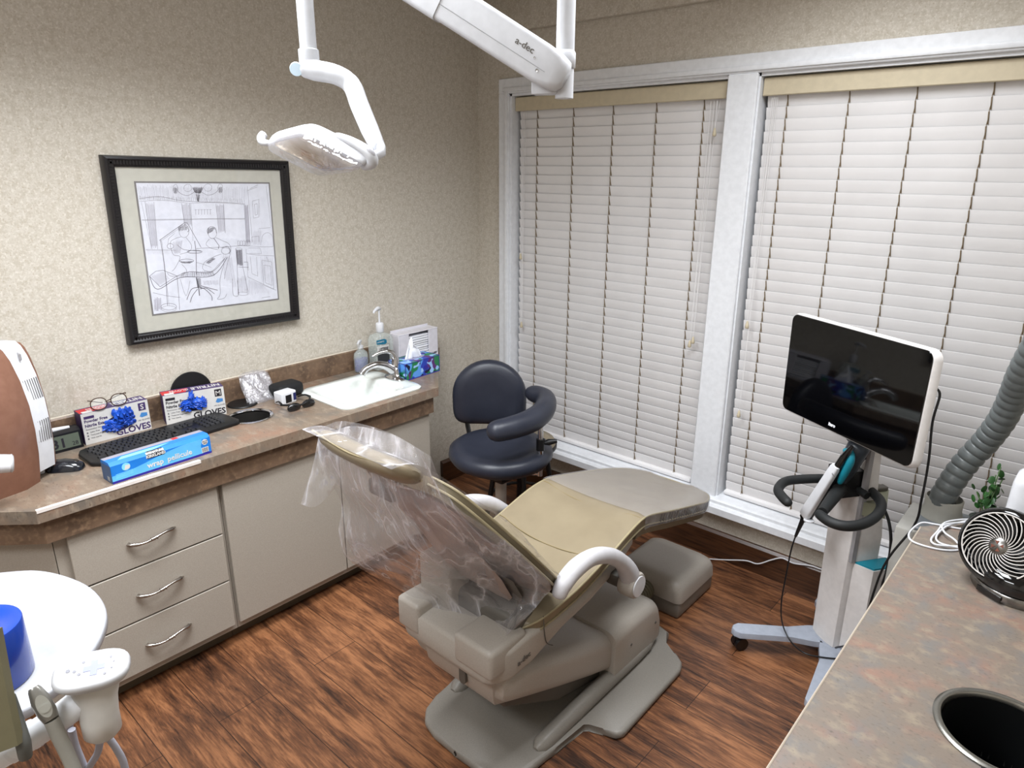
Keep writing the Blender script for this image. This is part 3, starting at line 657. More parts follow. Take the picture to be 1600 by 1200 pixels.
for r_ in range(6):
    a = -.066+r_*.0215+(.002 if r_ else -.002)
    if r_ == 5:
        for b_, w_ in ((-.232, .024), (-.205, .020), (-.18, .024), (-.105, .115), (-.03, .024), (-.002, .020), (.024, .024)): key(a, b_, w_, .017)
    else:
        off = (0, 0, .006, .009, .014)[r_]
        for k in range(14 if r_ else 13): key(a, -.236+off+k*.0192+(.012 if not r_ else 0), .0165, .017 if r_ else .013)
        if r_: key(a, .034, .022, .017)
    if r_ in (1, 2):
        for k in range(3): key(a, .070+k*.0192, .0165, .017)
    if r_ == 4: key(a, .089, .0165, .017)
    if r_ == 5:
        for k in range(3): key(a, .070+k*.0192, .0165, .017)
    if r_ >= 1:
        for k in range(4): key(a, .145+k*.0205, .0175, .017)
obj('keys', bm, km, t, 20)
# ----- mouse
ms = V(.268, -2.262, H)
t = thing('computer_mouse', 'glossy black computer mouse to the left of the keyboard', 'mouse', ms)
bm = B(); prof = [(-.055, .012, .010), (-.05, .022, .022), (-.03, .030, .034), (0, .029, .037), (.03, .028, .031), (.048, .024, .020), (.054, .012, .008)]
MM = Matrix.Translation(ms) @ Matrix.Rotation(math.radians(52), 4, 'Z')
loft(bm, [[MM @ V(x_, w_*math.cos(PI*k/10), max(.0, h_*math.sin(PI*k/10))+.001) for k in range(11)] for x_, w_, h_ in prof]); obj('shell', bm, mat('mouse_shell', (28, 30, 36), .18, coat=.4), t, 60)
bm = B(); lathe(bm, [(.001, -.004), (.009, -.003), (.009, .003), (.001, .004)], MM @ V(.032, 0, .026), 16, MM.to_3x3() @ V(0, 1, 0)); obj('scroll_wheel', bm, steel, t)
# ----- digital clock
ck = V(.062, -2.225, H)
t = thing('digital_clock', 'black digital clock reading 3:31 beside the white heater', 'clock', ck)
bm = B(); loft(bm, [[V(.03, y_, H), V(.098, y_, H), V(.088, y_, H+.064), V(.075, y_, H+.072), V(.04, y_, H+.072)] for y_ in (-2.31, -2.155)]); obj('clock_case', bm, mat('clock_black', (22, 22, 26), .3), t)
Xc = V(0, 1, 0); Yc = V(-.010, 0, .064).normalized(); F = face_frame((.0985, -2.305, H), Xc, Yc)
bm = B(); decal(bm, F, [(.006, .010), (.142, .010), (.142, .058), (.006, .058)], .0006); obj('display', bm, mat('lcd_green_grey', (92, 100, 88), .3), t)
bm = B(); text(bm, '3:31', .046, F(.018, .016, .0008), Xc, Yc, bold=.0012, sx=1.05); text(bm, '28', .020, F(.116, .016, .0008), Xc, Yc); obj('digits', bm, inkd, t, 20)
bm = B(); tube(bm, [(.060, -2.29, H+.073), (.062, -2.24, H+.0755), (.060, -2.18, H+.073)], [.006, .009, .006], 8, 4); obj('snooze_bar', bm, whitep, t, 60)

# ----- cling wrap box
A0 = hz(177, 757, H); A1 = hz(331, 707, H); X = (A1-A0).normalized(); L = (A1-A0).length; Y = V(0, 0, 1); F = face_frame(A0, X, Y); nrm = X.cross(Y)
wd, wh = .072, .066
t = thing('cling_wrap_box', 'long blue cling wrap box lying on the front edge of the counter', 'box', A0+X*L/2-nrm*wd/2)
bm = B(); sec = [(0, 0), (0, wh-.006), (-.014, wh+.004), (-wd+.004, wh+.002), (-wd, wh-.004), (-wd, 0)]
loft(bm, [[F(a, b_, c_) for c_, b_ in sec] for a in (0, L)], mi=0); obj('carton', bm, blue, t, 20)
bm = B()
def wave(f, y0, n=18, x0=0, x1=L): return [(x0+(x1-x0)*i/n, f(i/n)) for i in range(n+1)]
decal(bm, F, [(0, .0), (L, .0), (L, .008), (0, .008)], .0005, 2)
lo = [(0, .008), (L-.03, .008)]; up = wave(lambda u: .026+.034*(.5-.5*math.cos(min(1, u*1.15)*PI))+(0 if u < .9 else 0), 0, 18, 0, L-.03)
decal(bm, F, lo+up[::-1], .0004, 1)
decal(bm, F, [(L-.036+.034*(1-math.cos(a_)), .034+.028*math.sin(a_)) for a_ in [k*PI/6-PI/2 for k in range(7)]], .0006, 0)
# top face print
nt_ = (F(0, wh+.004, -.014)-F(0, wh-.006, 0)).normalized(); Ft = face_frame(F(0, wh+.004, -.014), X, (F(0, wh+.002, -wd+.004)-F(0, wh+.004, -.014)))
decal(bm, Ft, [(.03, .0), (.05, .022), (L*.62, .022), (L*.42, .0)], .0005, 3); decal(bm, Ft, [(0, .032), (L, .032), (L, .055), (0, .055)], .0006, 4)
decal(bm, Ft, [(L*.68, .034), (L*.74, .034), (L*.74, .052), (L*.68, .052)], .0010, 5)
text(bm, 'wrap', .026, F(.110, .0175, .0009), X, Y, mi=6, bold=.0006, sx=1.0); text(bm, 'pellicule', .026, F(.176, .0185, .0009), X, Y, mi=6, bold=.0004, sx=1.0)
text(bm, 'KIRKLAND', .013, F(.142, .052, .0014)+V(0, 0, 0), X, Y, mi=6, align='CENTER', bold=.0006); 
decal(bm, F, [(.115, .049), (.170, .049), (.170, wh-.004), (.115, wh-.004)], .0009, 7)
Fb = face_frame(F(0, wh-.006, 0), X, F(0, wh+.004, -.014)-F(0, wh-.006, 0)); decal(bm, Fb, [(.113, 0), (.172, 0), (.168, .0165), (.117, .0165)], .0008, 7); text(bm, 'SIGNATURE', .011, Fb(.142, .004, .0011), X, F(0, wh+.004, -.014)-F(0, wh-.006, 0), mi=6, align='CENTER', bold=.0006)
decal(bm, Fb, [(0, 0), (.16, 0), (.13, .0165), (.03, .0165)], .0004, 0)
decal(bm, F, [(L-.020+.0105*math.cos(2*PI*k/20), .047+.0105*math.sin(2*PI*k/20)) for k in range(20)], .0009, 6); decal(bm, F, [(L-.034, .010), (L-.010, .010), (L-.010, .028), (L-.034, .028)], .0009, 6)
for k in range(9): decal(bm, F, [(L-.032+k*.0024, .012), (L-.032+k*.0024+(.0008 if k % 3 else .0014), .012), (L-.032+k*.0024+(.0008 if k % 3 else .0014), .026), (L-.032+k*.0024, .026)], .0012, 7)
text(bm, 'ALL IN', .006, F(L-.020, .048, .0012), X, Y, mi=7, align='CENTER'); text(bm, 'ONE', .006, F(L-.020, .041, .0012), X, Y, mi=7, align='CENTER')
decal(bm, F, [(.046+.013*math.cos(2*PI*k/20), .046+.013*math.sin(2*PI*k/20)) for k in range(20)], .0008, 3); decal(bm, F, [(.040, .036), (.056, .038), (.058, .050), (.044, .052)], .0011, 6)
for k in range(4): decal(bm, F, [(.012, .028-k*.004), (.065, .030-k*.004), (.065, .031-k*.004), (.012, .029-k*.004)], .0008, 3)
obj('front_print', bm, [blue, lblue, ind, cyan, mat('silver_strip', (150, 148, 160), .3), reds, boxw, inkd], t, 20)
bm = B(); Fe = face_frame(F(-.0006, 0, -wd), nrm, Y); decal(bm, Fe, [(0.002, 0), (wd-.001, 0), (wd-.001, wh-.006), (.002, wh-.008)], .0005, 0); decal(bm, Fe, [(.04, .006), (.056, .006), (.056, .02), (.04, .02)], .0012, 1); obj('end_flap', bm, [mat('box_end_blue_grey', (64, 92, 130), .5), mat('print_box_grey', (150, 156, 160), .6)], t, 20)

# ----- heater with rose-gold shell, cut by the left edge of the photo
ht = V(.235, -2.40, H)
t = thing('tower_heater', 'white and rose-gold upright heater at the left end of the counter', 'heater', ht)
def hprof(w0, zt, dz=0):   # side outline in (x along -n, z)
    return w0
# the heater faces (+x,+y): local axis a = across, n = front
ha = V(math.sin(math.radians(36)), -math.cos(math.radians(36)), 0)*-1; ha = V(-.50, .866, 0).normalized(); hn = V(.866, .50, 0)
c0 = V(.255, -2.345, H)
def HP(a, n, z): return c0+ha*a+hn*n+V(0, 0, z)
zs = [0, .03, .10, .18, .26, .34, .40, .43, .445]
bulge = [.0, .006, .018, .024, .022, .008, -.012, -.03, -.05]
# rose-gold near shell
bm = B(); R = []
for z, b_ in zip(zs, bulge):
    ww_ = .14 if z < .4 else .14-(z-.4)*.9
    R.append([HP(-.03, .045+b_, z), HP(-.03, -.075-b_*.5, z), HP(-.06-.02, -.11, z), HP(-.06-ww_, -.09, z), HP(-.06-ww_, .02+b_, z), HP(-.09, .055+b_*1.15, z)])
loft(bm, R); obj('near_shell', bm, rose, t, 60, 'rose-gold shell')
bm = B(); R = []
for z, b_ in zip(zs, bulge):
    lift = .0 if z > .02 else .0
    R.append([HP(.034, .040+b_*.9, z+.002), HP(.034, -.08-b_*.5, z+.002), HP(-.028, -.08-b_*.5, z+.002), HP(-.028, .042+b_, z+.002)])
loft(bm, R[1:]); obj('grille_body', bm, whitep, t, 60, 'white grille between the shells')
bm = B()
for z0, z1 in ((.27, .335), (.13, .20)):
    bm = B()
    for k in range(7):
        a = -.022+k*.0082; b0_ = .024 if z0 < .2 else .020
        def bb(z): 
            for i in range(len(zs)-1):
                if zs[i] <= z <= zs[i+1]: return bulge[i]+(bulge[i+1]-bulge[i])*(z-zs[i])/(zs[i+1]-zs[i])
        n0, n1, n2 = (.0405+bb(z)*.93 for z in (z0, (z0+z1)/2, z1))
        loft(bm, [[HP(a, n_+.0022, z), HP(a+.0028, n_+.0022, z), HP(a+.0028, n_-.001, z), HP(a, n_-.001, z)] for n_, z in ((n0, z0), (n1, (z0+z1)/2), (n2, z1))])
    obj('vent_slots', bm, mat('vent_grey', (110, 108, 108), .6), t, 20)

bm = B(); R = []
for z, b_ in zip(zs, bulge): R.append([HP(.050, .030+b_*.7, z*.985), HP(.052, -.085-b_*.3, z*.985), HP(.036, -.09-b_*.3, z*.985), HP(.036, .036+b_*.8, z*.985)])
loft(bm, R); obj('far_shell', bm, rose, t, 60, 'rose-gold shell')
bm = B(); box(bm, -.006, .020, -.003, .003, -.004, .018, .002, 1, M=Matrix.Translation(HP(-.0, .038, .40)) @ Matrix(((ha.x, 0, hn.x, 0), (ha.y, 0, hn.y, 0), (0, 1, 0, 0), (0, 0, 0, 1))).inverted().to_3x3().to_4x4() if False else Matrix.Translation(HP(.008, .026, .40))); obj('control_button', bm, mat('button_grey', (150, 148, 150), .4), t)
bm = B(); box(bm, -.03, .03, -.05, .02, 0, .03, .008, 2, M=Matrix.Translation(HP(.02, -.02, 0))); obj('foot', bm, whitep, t, 60)
# white nozzle resting against it, entering from the left
p0, p1 = hz(2, 700, H+.075), hx(14, 728, .345)
t = thing('hand_dryer_nozzle', 'white rounded nozzle poking in from the left edge in front of the rose-gold heater', 'nozzle', (p1.x, p1.y, H))
bm = B(); q1 = hx(16, 724, .47); q0 = q1+V(-.03, -.17, .03); tube(bm, [q0, (q0+q1)/2+V(0, 0, .003), q1], [.038, .030, .026], 20, 4); obj('barrel', bm, whitep, t, 60)
bm = B(); d = (q1-q0).normalized(); lathe(bm, [(.026, 0), (.027, .004), (.022, .008), (.019, .006), (.001, .005)], q1, 24, d); obj('tip_ring', bm, mat('nozzle_tip_grey', (190, 190, 192), .4), t, 60)
bm = B(); tube(bm, [q0+V(0, .02, -.01), q0+V(-.02, -.01, -.07), (q0.x-.03, q0.y, H+.004)], [.02, .018, .022], 12, 3); obj('stand_leg', bm, whitep, t, 60)

# ================================================================== FRAMED DRAWING
pc = thing('framed_drawing', 'black framed pencil drawing of an old treatment room hanging above the counter', 'picture', (.02, -1.557, 1.48))
ang = math.radians(1.2)
PO = V(.030, -1.557, 1.4795); PX = V(0, math.cos(ang), -math.sin(ang)); PY = V(0, math.sin(ang), math.cos(ang)); PF = face_frame(PO, PX, PY)
W2, H2 = .362, .342
bm = B()
def molding(bm, w2, h2, prof):
    for (a, b_, c_, d_) in (((-w2, -h2), (w2, -h2), (0, 1), None), ((w2, -h2), (w2, h2), (-1, 0), None), ((w2, h2), (-w2, h2), (0, -1), None), ((-w2, h2), (-w2, -h2), (1, 0), None)):
        dx, dy = c_; s = 1
        ra = []; rb = []
        for o_, hgt in prof:
            ca = (a[0]+(o_ if a[0] < 0 else -o_), a[1]+(o_ if a[1] < 0 else -o_)); cb = (b_[0]+(o_ if b_[0] < 0 else -o_), b_[1]+(o_ if b_[1] < 0 else -o_))
            ra.append(PF(ca[0], ca[1], hgt)); rb.append(PF(cb[0], cb[1], hgt))
        loft(bm, [ra, rb], cap=False)
molding(bm, W2, H2, [(0, -.028), (0, .0), (.004, .008), (.012, .011), (.020, .006), (.030, .006), (.036, .003), (.040, -.006), (.040, -.02)])
obj('frame', bm, mat('frame_black', (26, 24, 26), .28), pc, 40)
bm = B()
for k in range(62):
    v = -H2+.014+k*(2*H2-.028)/61
    for s in (-1, 1): 
        for u in (s*(W2-.024),): decal(bm, PF, [(u-.007, v-.0035), (u+.007, v-.0035), (u+.007, v+.0035), (u-.007, v+.0035)], .0022, 0, .0055)
for k in range(66):
    u = -W2+.014+k*(2*W2-.028)/65
    for s in (-1, 1): decal(bm, PF, [(u-.0035, s*(H2-.024)-.007), (u+.0035, s*(H2-.024)-.007), (u+.0035, s*(H2-.024)+.007), (u-.0035, s*(H2-.024)+.007)], .0022, 0, .0055)
obj('ribbed_molding', bm, mat('frame_black', (26, 24, 26), .28), pc, 20)
bm = B(); decal(bm, PF, [(-W2+.038, -H2+.038), (W2-.038, -H2+.038), (W2-.038, H2-.038), (-W2+.038, H2-.038)], .002, 0, -.010); obj('mat_board', bm, matb, pc, 20)
iw, ih = .262, .242; icx, icy = .004, .006
bm = B(); decal(bm, PF, [(icx-iw-.006, icy-ih-.006), (icx+iw+.006, icy-ih-.006), (icx+iw+.006, icy+ih+.006), (icx-iw-.006, icy+ih+.006)], .0008, 0, -.0078); obj('inner_mat_edge', bm, mat('inner_mat', (120, 116, 112), .8), pc, 20)
bm = B(); decal(bm, PF, [(icx-iw, icy-ih), (icx+iw, icy-ih), (icx+iw, icy+ih), (icx-iw, icy+ih)], .0006, 0, -.0069); obj('drawing_paper', bm, paper, pc, 20)
# pencil strokes: points are read on the drawing itself, 0..1 across and down
def hom():
    TL, TR, BR, BL = (230, 205), (1045, 222), (1097, 910), (335, 1000)
    import numpy as np
    A = []; b_ = []
    for (x_, y_), (u, v) in zip((TL, TR, BR, BL), ((0, 0), (1, 0), (1, 1), (0, 1))):
        A += [[x_, y_, 1, 0, 0, 0, -u*x_, -u*y_], [0, 0, 0, x_, y_, 1, -v*x_, -v*y_]]; b_ += [u, v]
    h = np.linalg.solve(np.array(A, float), np.array(b_, float)); return lambda x_, y_: ((h[0]*x_+h[1]*y_+h[2])/(h[6]*x_+h[7]*y_+1), (h[3]*x_+h[4]*y_+h[5])/(h[6]*x_+h[7]*y_+1))
HM = hom()
def Dp(x_, y_): u, v = HM(x_, y_); return (icx-iw+2*iw*min(max(u, .004), .996), icy+ih-2*ih*min(max(v, .004), .996))
bm = B(); rnd = random.Random(3)
def stroke(pts, w_=.0009, mi=0, sm=False, wob=0):
    P = [Dp(*p) for p in pts]
    if sm: P = [(q.x, q.y) for q in spline([V(a, b_, 0) for a, b_ in P], 5)]
    for (a, b_), (c_, d_) in zip(P, P[1:]):
        dx, dy = c_-a, d_-b_; l = math.hypot(dx, dy) or 1e-6; nx, ny = -dy/l*w_/2, dx/l*w_/2
        v = [bm.verts.new(PF(a+nx, b_+ny, -.0061)), bm.verts.new(PF(c_+nx, d_+ny, -.0061)), bm.verts.new(PF(c_-nx, d_-ny, -.0061)), bm.verts.new(PF(a-nx, b_-ny, -.0061))]
        f = bm.faces.new(v); f.material_index = mi
def hatch(quad, n, w_=.0007, mi=1, jit=.15):
    (a, b_, c_, d_) = quad
    for k in range(n):
        t_ = (k+rnd.uniform(0, .6))/n; p = (a[0]+(b_[0]-a[0])*t_, a[1]+(b_[1]-a[1])*t_); q = (d_[0]+(c_[0]-d_[0])*t_, d_[1]+(c_[1]-d_[1])*t_)
        s0, s1 = rnd.uniform(0, jit), rnd.uniform(1-jit, 1); stroke([(p[0]+(q[0]-p[0])*s0, p[1]+(q[1]-p[1])*s0), (p[0]+(q[0]-p[0])*s1, p[1]+(q[1]-p[1])*s1)], w_, mi)
def ell(cx, cy, rx, ry, w_=.0009, mi=0, a0=0, a1=360): stroke([(cx+rx*math.cos(math.radians(a0+(a1-a0)*k/18)), cy+ry*math.sin(math.radians(a0+(a1-a0)*k/18))) for k in range(19)], w_, mi)
# curtain pelmet
hatch([(240, 212), (915, 235), (912, 330), (255, 300)], 90, .0008, 1, .25); stroke([(250, 300), (380, 290), (500, 315), (620, 325), (760, 330), (900, 340)], .0012, 0, True); stroke([(250, 318), (400, 312), (560, 332), (700, 330), (900, 345)], .0008, 0, True); hatch([(245, 280), (900, 310), (905, 340), (250, 312)], 70, .0008, 0, .2)
# windows
for a in ([(285, 318), (340, 322), (362, 608), (325, 606)], [(510, 330), (562, 332), (572, 470), (530, 470)], [(722, 338), (768, 340), (776, 512), (740, 512)], [(895, 345), (918, 346), (930, 590), (908, 590)]):
    hatch(a, 12, .0010, 1, .08); stroke([a[0], a[3]]); stroke([a[1], a[2]])
for y_ in (432, 428): stroke([(265, y_), (500, y_), (700, y_-2), (900, y_)], .0009)
stroke([(280, 612), (480, 615)], .001); stroke([(600, 606), (740, 600), (900, 590)], .0012); hatch([(290, 600), (470, 606), (480, 640), (300, 640)], 22, .0006, 1)
stroke([(262, 320), (325, 605)], .0008); stroke([(568, 335), (580, 560)], .0008); stroke([(770, 340), (780, 515)], .0007)
# lettering reversed on the glass
for k in range(6): stroke([(598+k*18, 372), (598+k*18, 402)], .0018, 1); stroke([(592+k*18, 372), (606+k*18, 372)], .0015, 1)
# chandelier
for s in (-1, 1):
    stroke([(612, 250), (612+s*60, 285), (612+s*110, 270), (612+s*135, 240)], .0012, 0, True); ell(612+s*62, 240, 24, 22, .0009); ell(612+s*138, 245, 15, 28, .001)
    hatch([(612+s*128, 235), (612+s*152, 235), (612+s*146, 272), (612+s*132, 272)], 8, .001, 0)
hatch([(575, 235), (650, 235), (628, 275), (598, 275)], 20, .0014, 0); hatch([(598, 275), (628, 275), (616, 325), (610, 325)], 8, .0012, 0)
# right wall, cupboards
for l in ([(915, 235), (945, 570)], [(1030, 235), (1058, 480)], [(930, 250), (980, 228)], [(915, 262), (975, 240)], [(945, 325), (985, 315), (985, 420), (952, 428), (945, 325)], [(958, 345), (975, 340), (976, 405), (962, 410), (958, 345)], [(870, 590), (1000, 600), (1068, 600)], [(905, 612), (915, 780), (1085, 860)], [(905, 640), (990, 650), (1075, 655)], [(930, 655), (940, 760), (975, 775), (968, 660)], [(1000, 680), (1012, 830), (1072, 855), (1060, 690), (1000, 680)], [(1012, 710), (1022, 815), (1062, 832), (1052, 715), (1012, 710)], [(940, 575), (940, 540), (985, 535), (985, 570)], [(985, 490), (1055, 485)], [(1030, 660), (1040, 685)], [(920, 605), (990, 608), (1000, 640), (925, 638)]): stroke(l, .001)
stroke([(1000, 570), (1008, 530), (1040, 515), (1066, 540), (1070, 600)], .001, 0, True); hatch([(990, 650), (1075, 660), (1088, 860), (1000, 820)], 16, .0006, 1); hatch([(950, 500), (1000, 490), (1000, 600), (950, 590)], 14, .0006, 1)
for k in range(5): stroke([(855+k*16, 562), (855+k*16, 590), (866+k*16, 590), (866+k*16, 564), (855+k*16, 562)], .001)
# lamp on its jointed arm and stand
stroke([(372, 555), (530, 448), (545, 450), (630, 600)], .0018); stroke([(376, 562), (536, 456)], .0009); stroke([(380, 550), (400, 690), (412, 800), (420, 950)], .0018); stroke([(388, 560), (430, 950)], .0009); ell(428, 955, 48, 20, .0014); ell(428, 968, 46, 18, .0010); ell(440, 590, 20, 16, .0014); stroke([(425, 575), (430, 545), (470, 510)], .001)
# seated figure leaning over a round tray
ell(525, 505, 30, 34, .0012); stroke([(495, 500), (492, 478), (515, 464), (545, 470), (556, 495), (545, 505)], .0016, 0, True); hatch([(495, 470), (550, 470), (545, 495), (492, 500)], 16, .0010, 0)
stroke([(505, 535), (470, 545), (440, 570), (458, 640), (500, 655), (470, 720), (450, 740)], .0012, 0, True); stroke([(538, 540), (570, 585), (560, 620), (500, 640)], .0012, 0, True); stroke([(480, 580), (520, 610), (580, 618), (630, 622)], .0014, 0, True); ell(590, 625, 45, 9, .0018); ell(540, 680, 44, 11, .0016); hatch([(496, 680), (584, 680), (560, 695), (515, 695)], 18, .0012, 0)
stroke([(510, 700), (540, 740), (500, 770), (440, 770), (420, 750)], .0012, 0, True); hatch([(455, 560), (520, 545), (500, 640), (465, 640)], 18, .0006, 1); stroke([(590, 560), (598, 620), (600, 760)], .0022)
# standing figure on the right
ell(700, 515, 26, 32, .0012); stroke([(672, 520), (668, 495), (690, 475), (718, 485), (724, 515)], .0016, 0, True); hatch([(672, 480), (715, 480), (700, 505), (670, 520)], 14, .001, 0); stroke([(708, 545), (740, 590), (735, 610)], .0022); stroke([(720, 540), (760, 560), (800, 580), (812, 620), (790, 700), (770, 790)], .0012, 0, True); stroke([(680, 550), (660, 580), (690, 605), (730, 612)], .0012, 0, True)
stroke([(770, 700), (745, 790), (745, 880), (728, 912), (770, 905), (785, 880)], .0014, 0, True); stroke([(820, 790), (822, 870), (830, 892), (856, 886), (850, 800)], .0014, 0, True); hatch([(760, 640), (815, 640), (850, 870), (770, 790)], 16, .0006, 1)
# patient lying back in the chair, head to the right
ell(780, 622, 26, 20, .0012); stroke([(755, 605), (790, 595), (808, 618), (800, 640)], .0018, 0, True); stroke([(752, 640), (700, 660), (650, 690), (640, 730), (690, 745), (740, 700), (780, 660)], .0012, 0, True); hatch([(655, 690), (700, 660), (720, 668), (680, 700)], 16, .0014, 0); stroke([(600, 690), (640, 700), (690, 720)], .001, 0, True)
stroke([(790, 660), (700, 770), (500, 780), (360, 850), (310, 770)], .0024, 0, True); stroke([(775, 670), (690, 750), (560, 745), (480, 770)], .0018, 0, True); hatch([(510, 745), (700, 740), (720, 772), (500, 782)], 34, .0012, 0); stroke([(310, 770), (350, 740), (395, 735), (480, 770), (375, 835), (310, 770)], .0016); hatch([(320, 765), (390, 740), (440, 790), (370, 830)], 18, .0008, 1)
# chair pedestal and claw feet
stroke([(600, 780), (612, 830), (618, 890)], .004); hatch([(596, 780), (626, 780), (630, 850), (606, 850)], 8, .0014, 0)
for l in ([(612, 840), (570, 850), (545, 900), (540, 915)], [(618, 840), (650, 850), (690, 890), (695, 920)], [(606, 850), (575, 890), (560, 930)], [(622, 850), (660, 845), (710, 880)], [(625, 830), (690, 848), (730, 858)]): stroke(l, .0026, 0, True)
hatch([(640, 800), (735, 795), (738, 825), (648, 828)], 22, .0008, 1)
# floor-standing cuspidor unit
for l in ([(845, 610), (850, 720), (855, 890)], [(880, 612), (885, 720), (915, 870)], [(858, 720), (920, 722)], [(890, 690), (915, 690), (918, 740)]): stroke(l, .0014)
hatch([(842, 610), (878, 612), (884, 718), (850, 716)], 14, .0014, 0); ell(860, 612, 20, 8, .001); ell(885, 880, 32, 10, .001); hatch([(852, 770), (905, 770), (915, 875), (858, 885)], 14, .0007, 1); hatch([(920, 790), (1000, 820), (1060, 880), (900, 890)], 26, .0006, 1)
hatch([(335, 900), (380, 890), (385, 980), (340, 985)], 12, .0014, 1); stroke([(330, 870), (420, 890), (500, 900)], .0012, 0, True); stroke([(480, 770), (490, 890), (495, 975)], .0016); stroke([(500, 790), (535, 890), (560, 800)], .001, 0, True); stroke([(1000, 905), (1050, 898)], .0012, 0)
obj('pencil_strokes', bm, [mat('pencil_dark', (112, 108, 116), .9), mat('pencil_light', (176, 173, 182), .9)], pc, 0)
bm = B(); decal(bm, PF, [(-W2+.036, -H2+.036), (W2-.036, -H2+.036), (W2-.036, H2-.036), (-W2+.036, H2-.036)], .0012, 0, -.0045); obj('glass', bm, film_mat('picture_glass', .02, .04, 0, 5, (1, 1, 1), .02), pc, 20)

# ================================================================== DENTAL CHAIR
CX = 1.50
ch = thing('dental_chair', 'reclined tan dental chair on a grey base in the middle of the room', 'dental chair', (CX, -1.2, 0), None)
def mir(pts): return pts + [(2*CX-x, y) for x, y in pts[::-1]]
# base plate
bm = B()
half = [(CX+.005, -1.672), (CX+.10, -1.672), (CX+.165, -1.655), (CX+.205, -1.615), (CX+.225, -1.55), (CX+.232, -1.45), (CX+.232, -1.31), (CX+.25, -1.292), (CX+.30, -1.285), (CX+.345, -1.275), (CX+.36, -1.25), (CX+.355, -.86), (CX+.34, -.82), (CX+.30, -.79), (CX+.232, -.775), (CX+.22, -.70), (CX+.15, -.68), (CX+.005, -.68)]
prism(bm, mir(half), 2, 0.001, .030, .011, seg=3)
for s in (-1, 1):
    tube(bm, [(CX+s*.190, -1.50, .028), (CX+s*.195, -1.35, .042), (CX+s*.20, -1.18, .055), (CX+s*.20, -.80, .055)], .030, 12, 5, rnd=2)
obj('base_plate', bm, baseg, ch, 50)
# base housing
bm = B()
def hs(y, zt, hw, z0=.028, r=.05): 
    zc = (zt+z0)/2; return [V(CX+a, y, b_) for a, b_ in rrect(hw, (zt-z0)/2, r, 5, 0, zc)]
prof = [(-1.105, .235, .215), (-1.10, .243, .221), (-1.0, .252, .222), (-.86, .246, .222), (-.81, .225, .220), (-.785, .17, .216), (-.778, .12, .21)]
loft(bm, [[V(CX+a, y, b_) for a, b_ in ([(p[0], p[1]) for p in rrect(hw, (zt-.03)/2, .045, 5, 0, (zt+.03)/2)])] for y, zt, hw in prof])
obj('base_housing', bm, grayp, ch, 50)
bm = B(); lathe(bm, [(.006, 0), (.005, .002)], (CX+.2215, -1.0, .15), 12, (1, 0, 0)); lathe(bm, [(.006, 0), (.005, .002)], (CX+.2215, -.83, .15), 12, (1, 0, 0)); obj('screw_cover', bm, dbase, ch)
# lift arm
bm = B()
def arm_ring(y, zb, zt, hw, r=.03):
    r = min(r, (zt-zb)/2*.9); return [V(CX+a, y, b_) for a, b_ in rrect(hw, (zt-zb)/2, r, 5, 0, (zt+zb)/2)]
loft(bm, [arm_ring(-1.098, .075, .232, .205, .05), arm_ring(-1.20, .112, .268, .205, .05), arm_ring(-1.40, .195, .338, .203, .045), arm_ring(-1.56, .265, .392, .200, .04), arm_ring(-1.635, .300, .408, .198, .035), arm_ring(-1.652, .318, .39, .19, .03)])
obj('lift_arm', bm, grayp, ch, 50)
bm = B(); loft(bm, [arm_ring(-1.10, .032, .085, .16, .01), arm_ring(-1.35, .10, .175, .16, .01), arm_ring(-1.60, .24, .29, .15, .01)]); obj('arm_underside', bm, dbase, ch)
# rear yoke with its slot
bm = B()
loft(bm, [[V(CX+a, y, z) for a, y in ((-.14*k, yb), (.155*k, yb), (.172*k, yb+.03), (.172*k, -1.50), (-.16*k, -1.50), (-.16*k, yb+.03))] for z, k, yb in ((.268, .90, -1.635), (.30, .97, -1.652), (.36, 1.0, -1.662), (.44, 1.0, -1.665))])
obj('rear_yoke', bm, grayp, ch, 25)
bm = B(); loft(bm, [[V(CX+.035+a, -1.668+d_, b_) for a, b_ in rrect(.013, .044, .0125, 5, 0, .350)] for d_ in (0, .01)]); obj('yoke_slot', bm, dbase, ch, 30)
# seat frame with saddle-shaped rear bar
bm = B()
fr = [(-1.712, .410, .492, .165), (-1.700, .402, .500, .185), (-1.645, .395, .505, .208), (-1.55, .405, .515, .212), (-1.40, .432, .50, .210), (-1.25, .450, .50, .205), (-1.10, .470, .53, .195), (-.95, .50, .56, .17)]
loft(bm, [arm_ring(y, zb, zt, hw, .018 if y < -1.5 else .032) for y, zb, zt, hw in fr]); obj('seat_frame', bm, grayp, ch, 50)
bm = B()
box(bm, CX-.200, CX-.102, -1.717, -1.60, .43, .535, .014, 3); obj('saddle_block', bm, grayp, ch, 40)
bm = B(); box(bm, CX+.050, CX+.202, -1.717, -1.56, .43, .528, .016, 3); obj('saddle_block', bm, grayp, ch, 40)
bm = B(); box(bm, CX-.185, CX-.045, -1.635, -1.545, .50, .655, .012, 3); obj('side_bracket', bm, grayp, ch)
bm = B(); box(bm, CX-.12, CX+.18, -1.60, -1.50, .49, .57, .02, 3); obj('dark_gap_block', bm, dbase, ch)  # dark box standing in for the dark gap below the seat
bm = B(); lathe(bm, [(.022, 0), (.026, .006), (.026, .018), (.020, .026), (.001, .028)], (CX-.186, -1.59, .545), 18, (-1, 0, 0)); obj('release_knob', bm, black, ch)

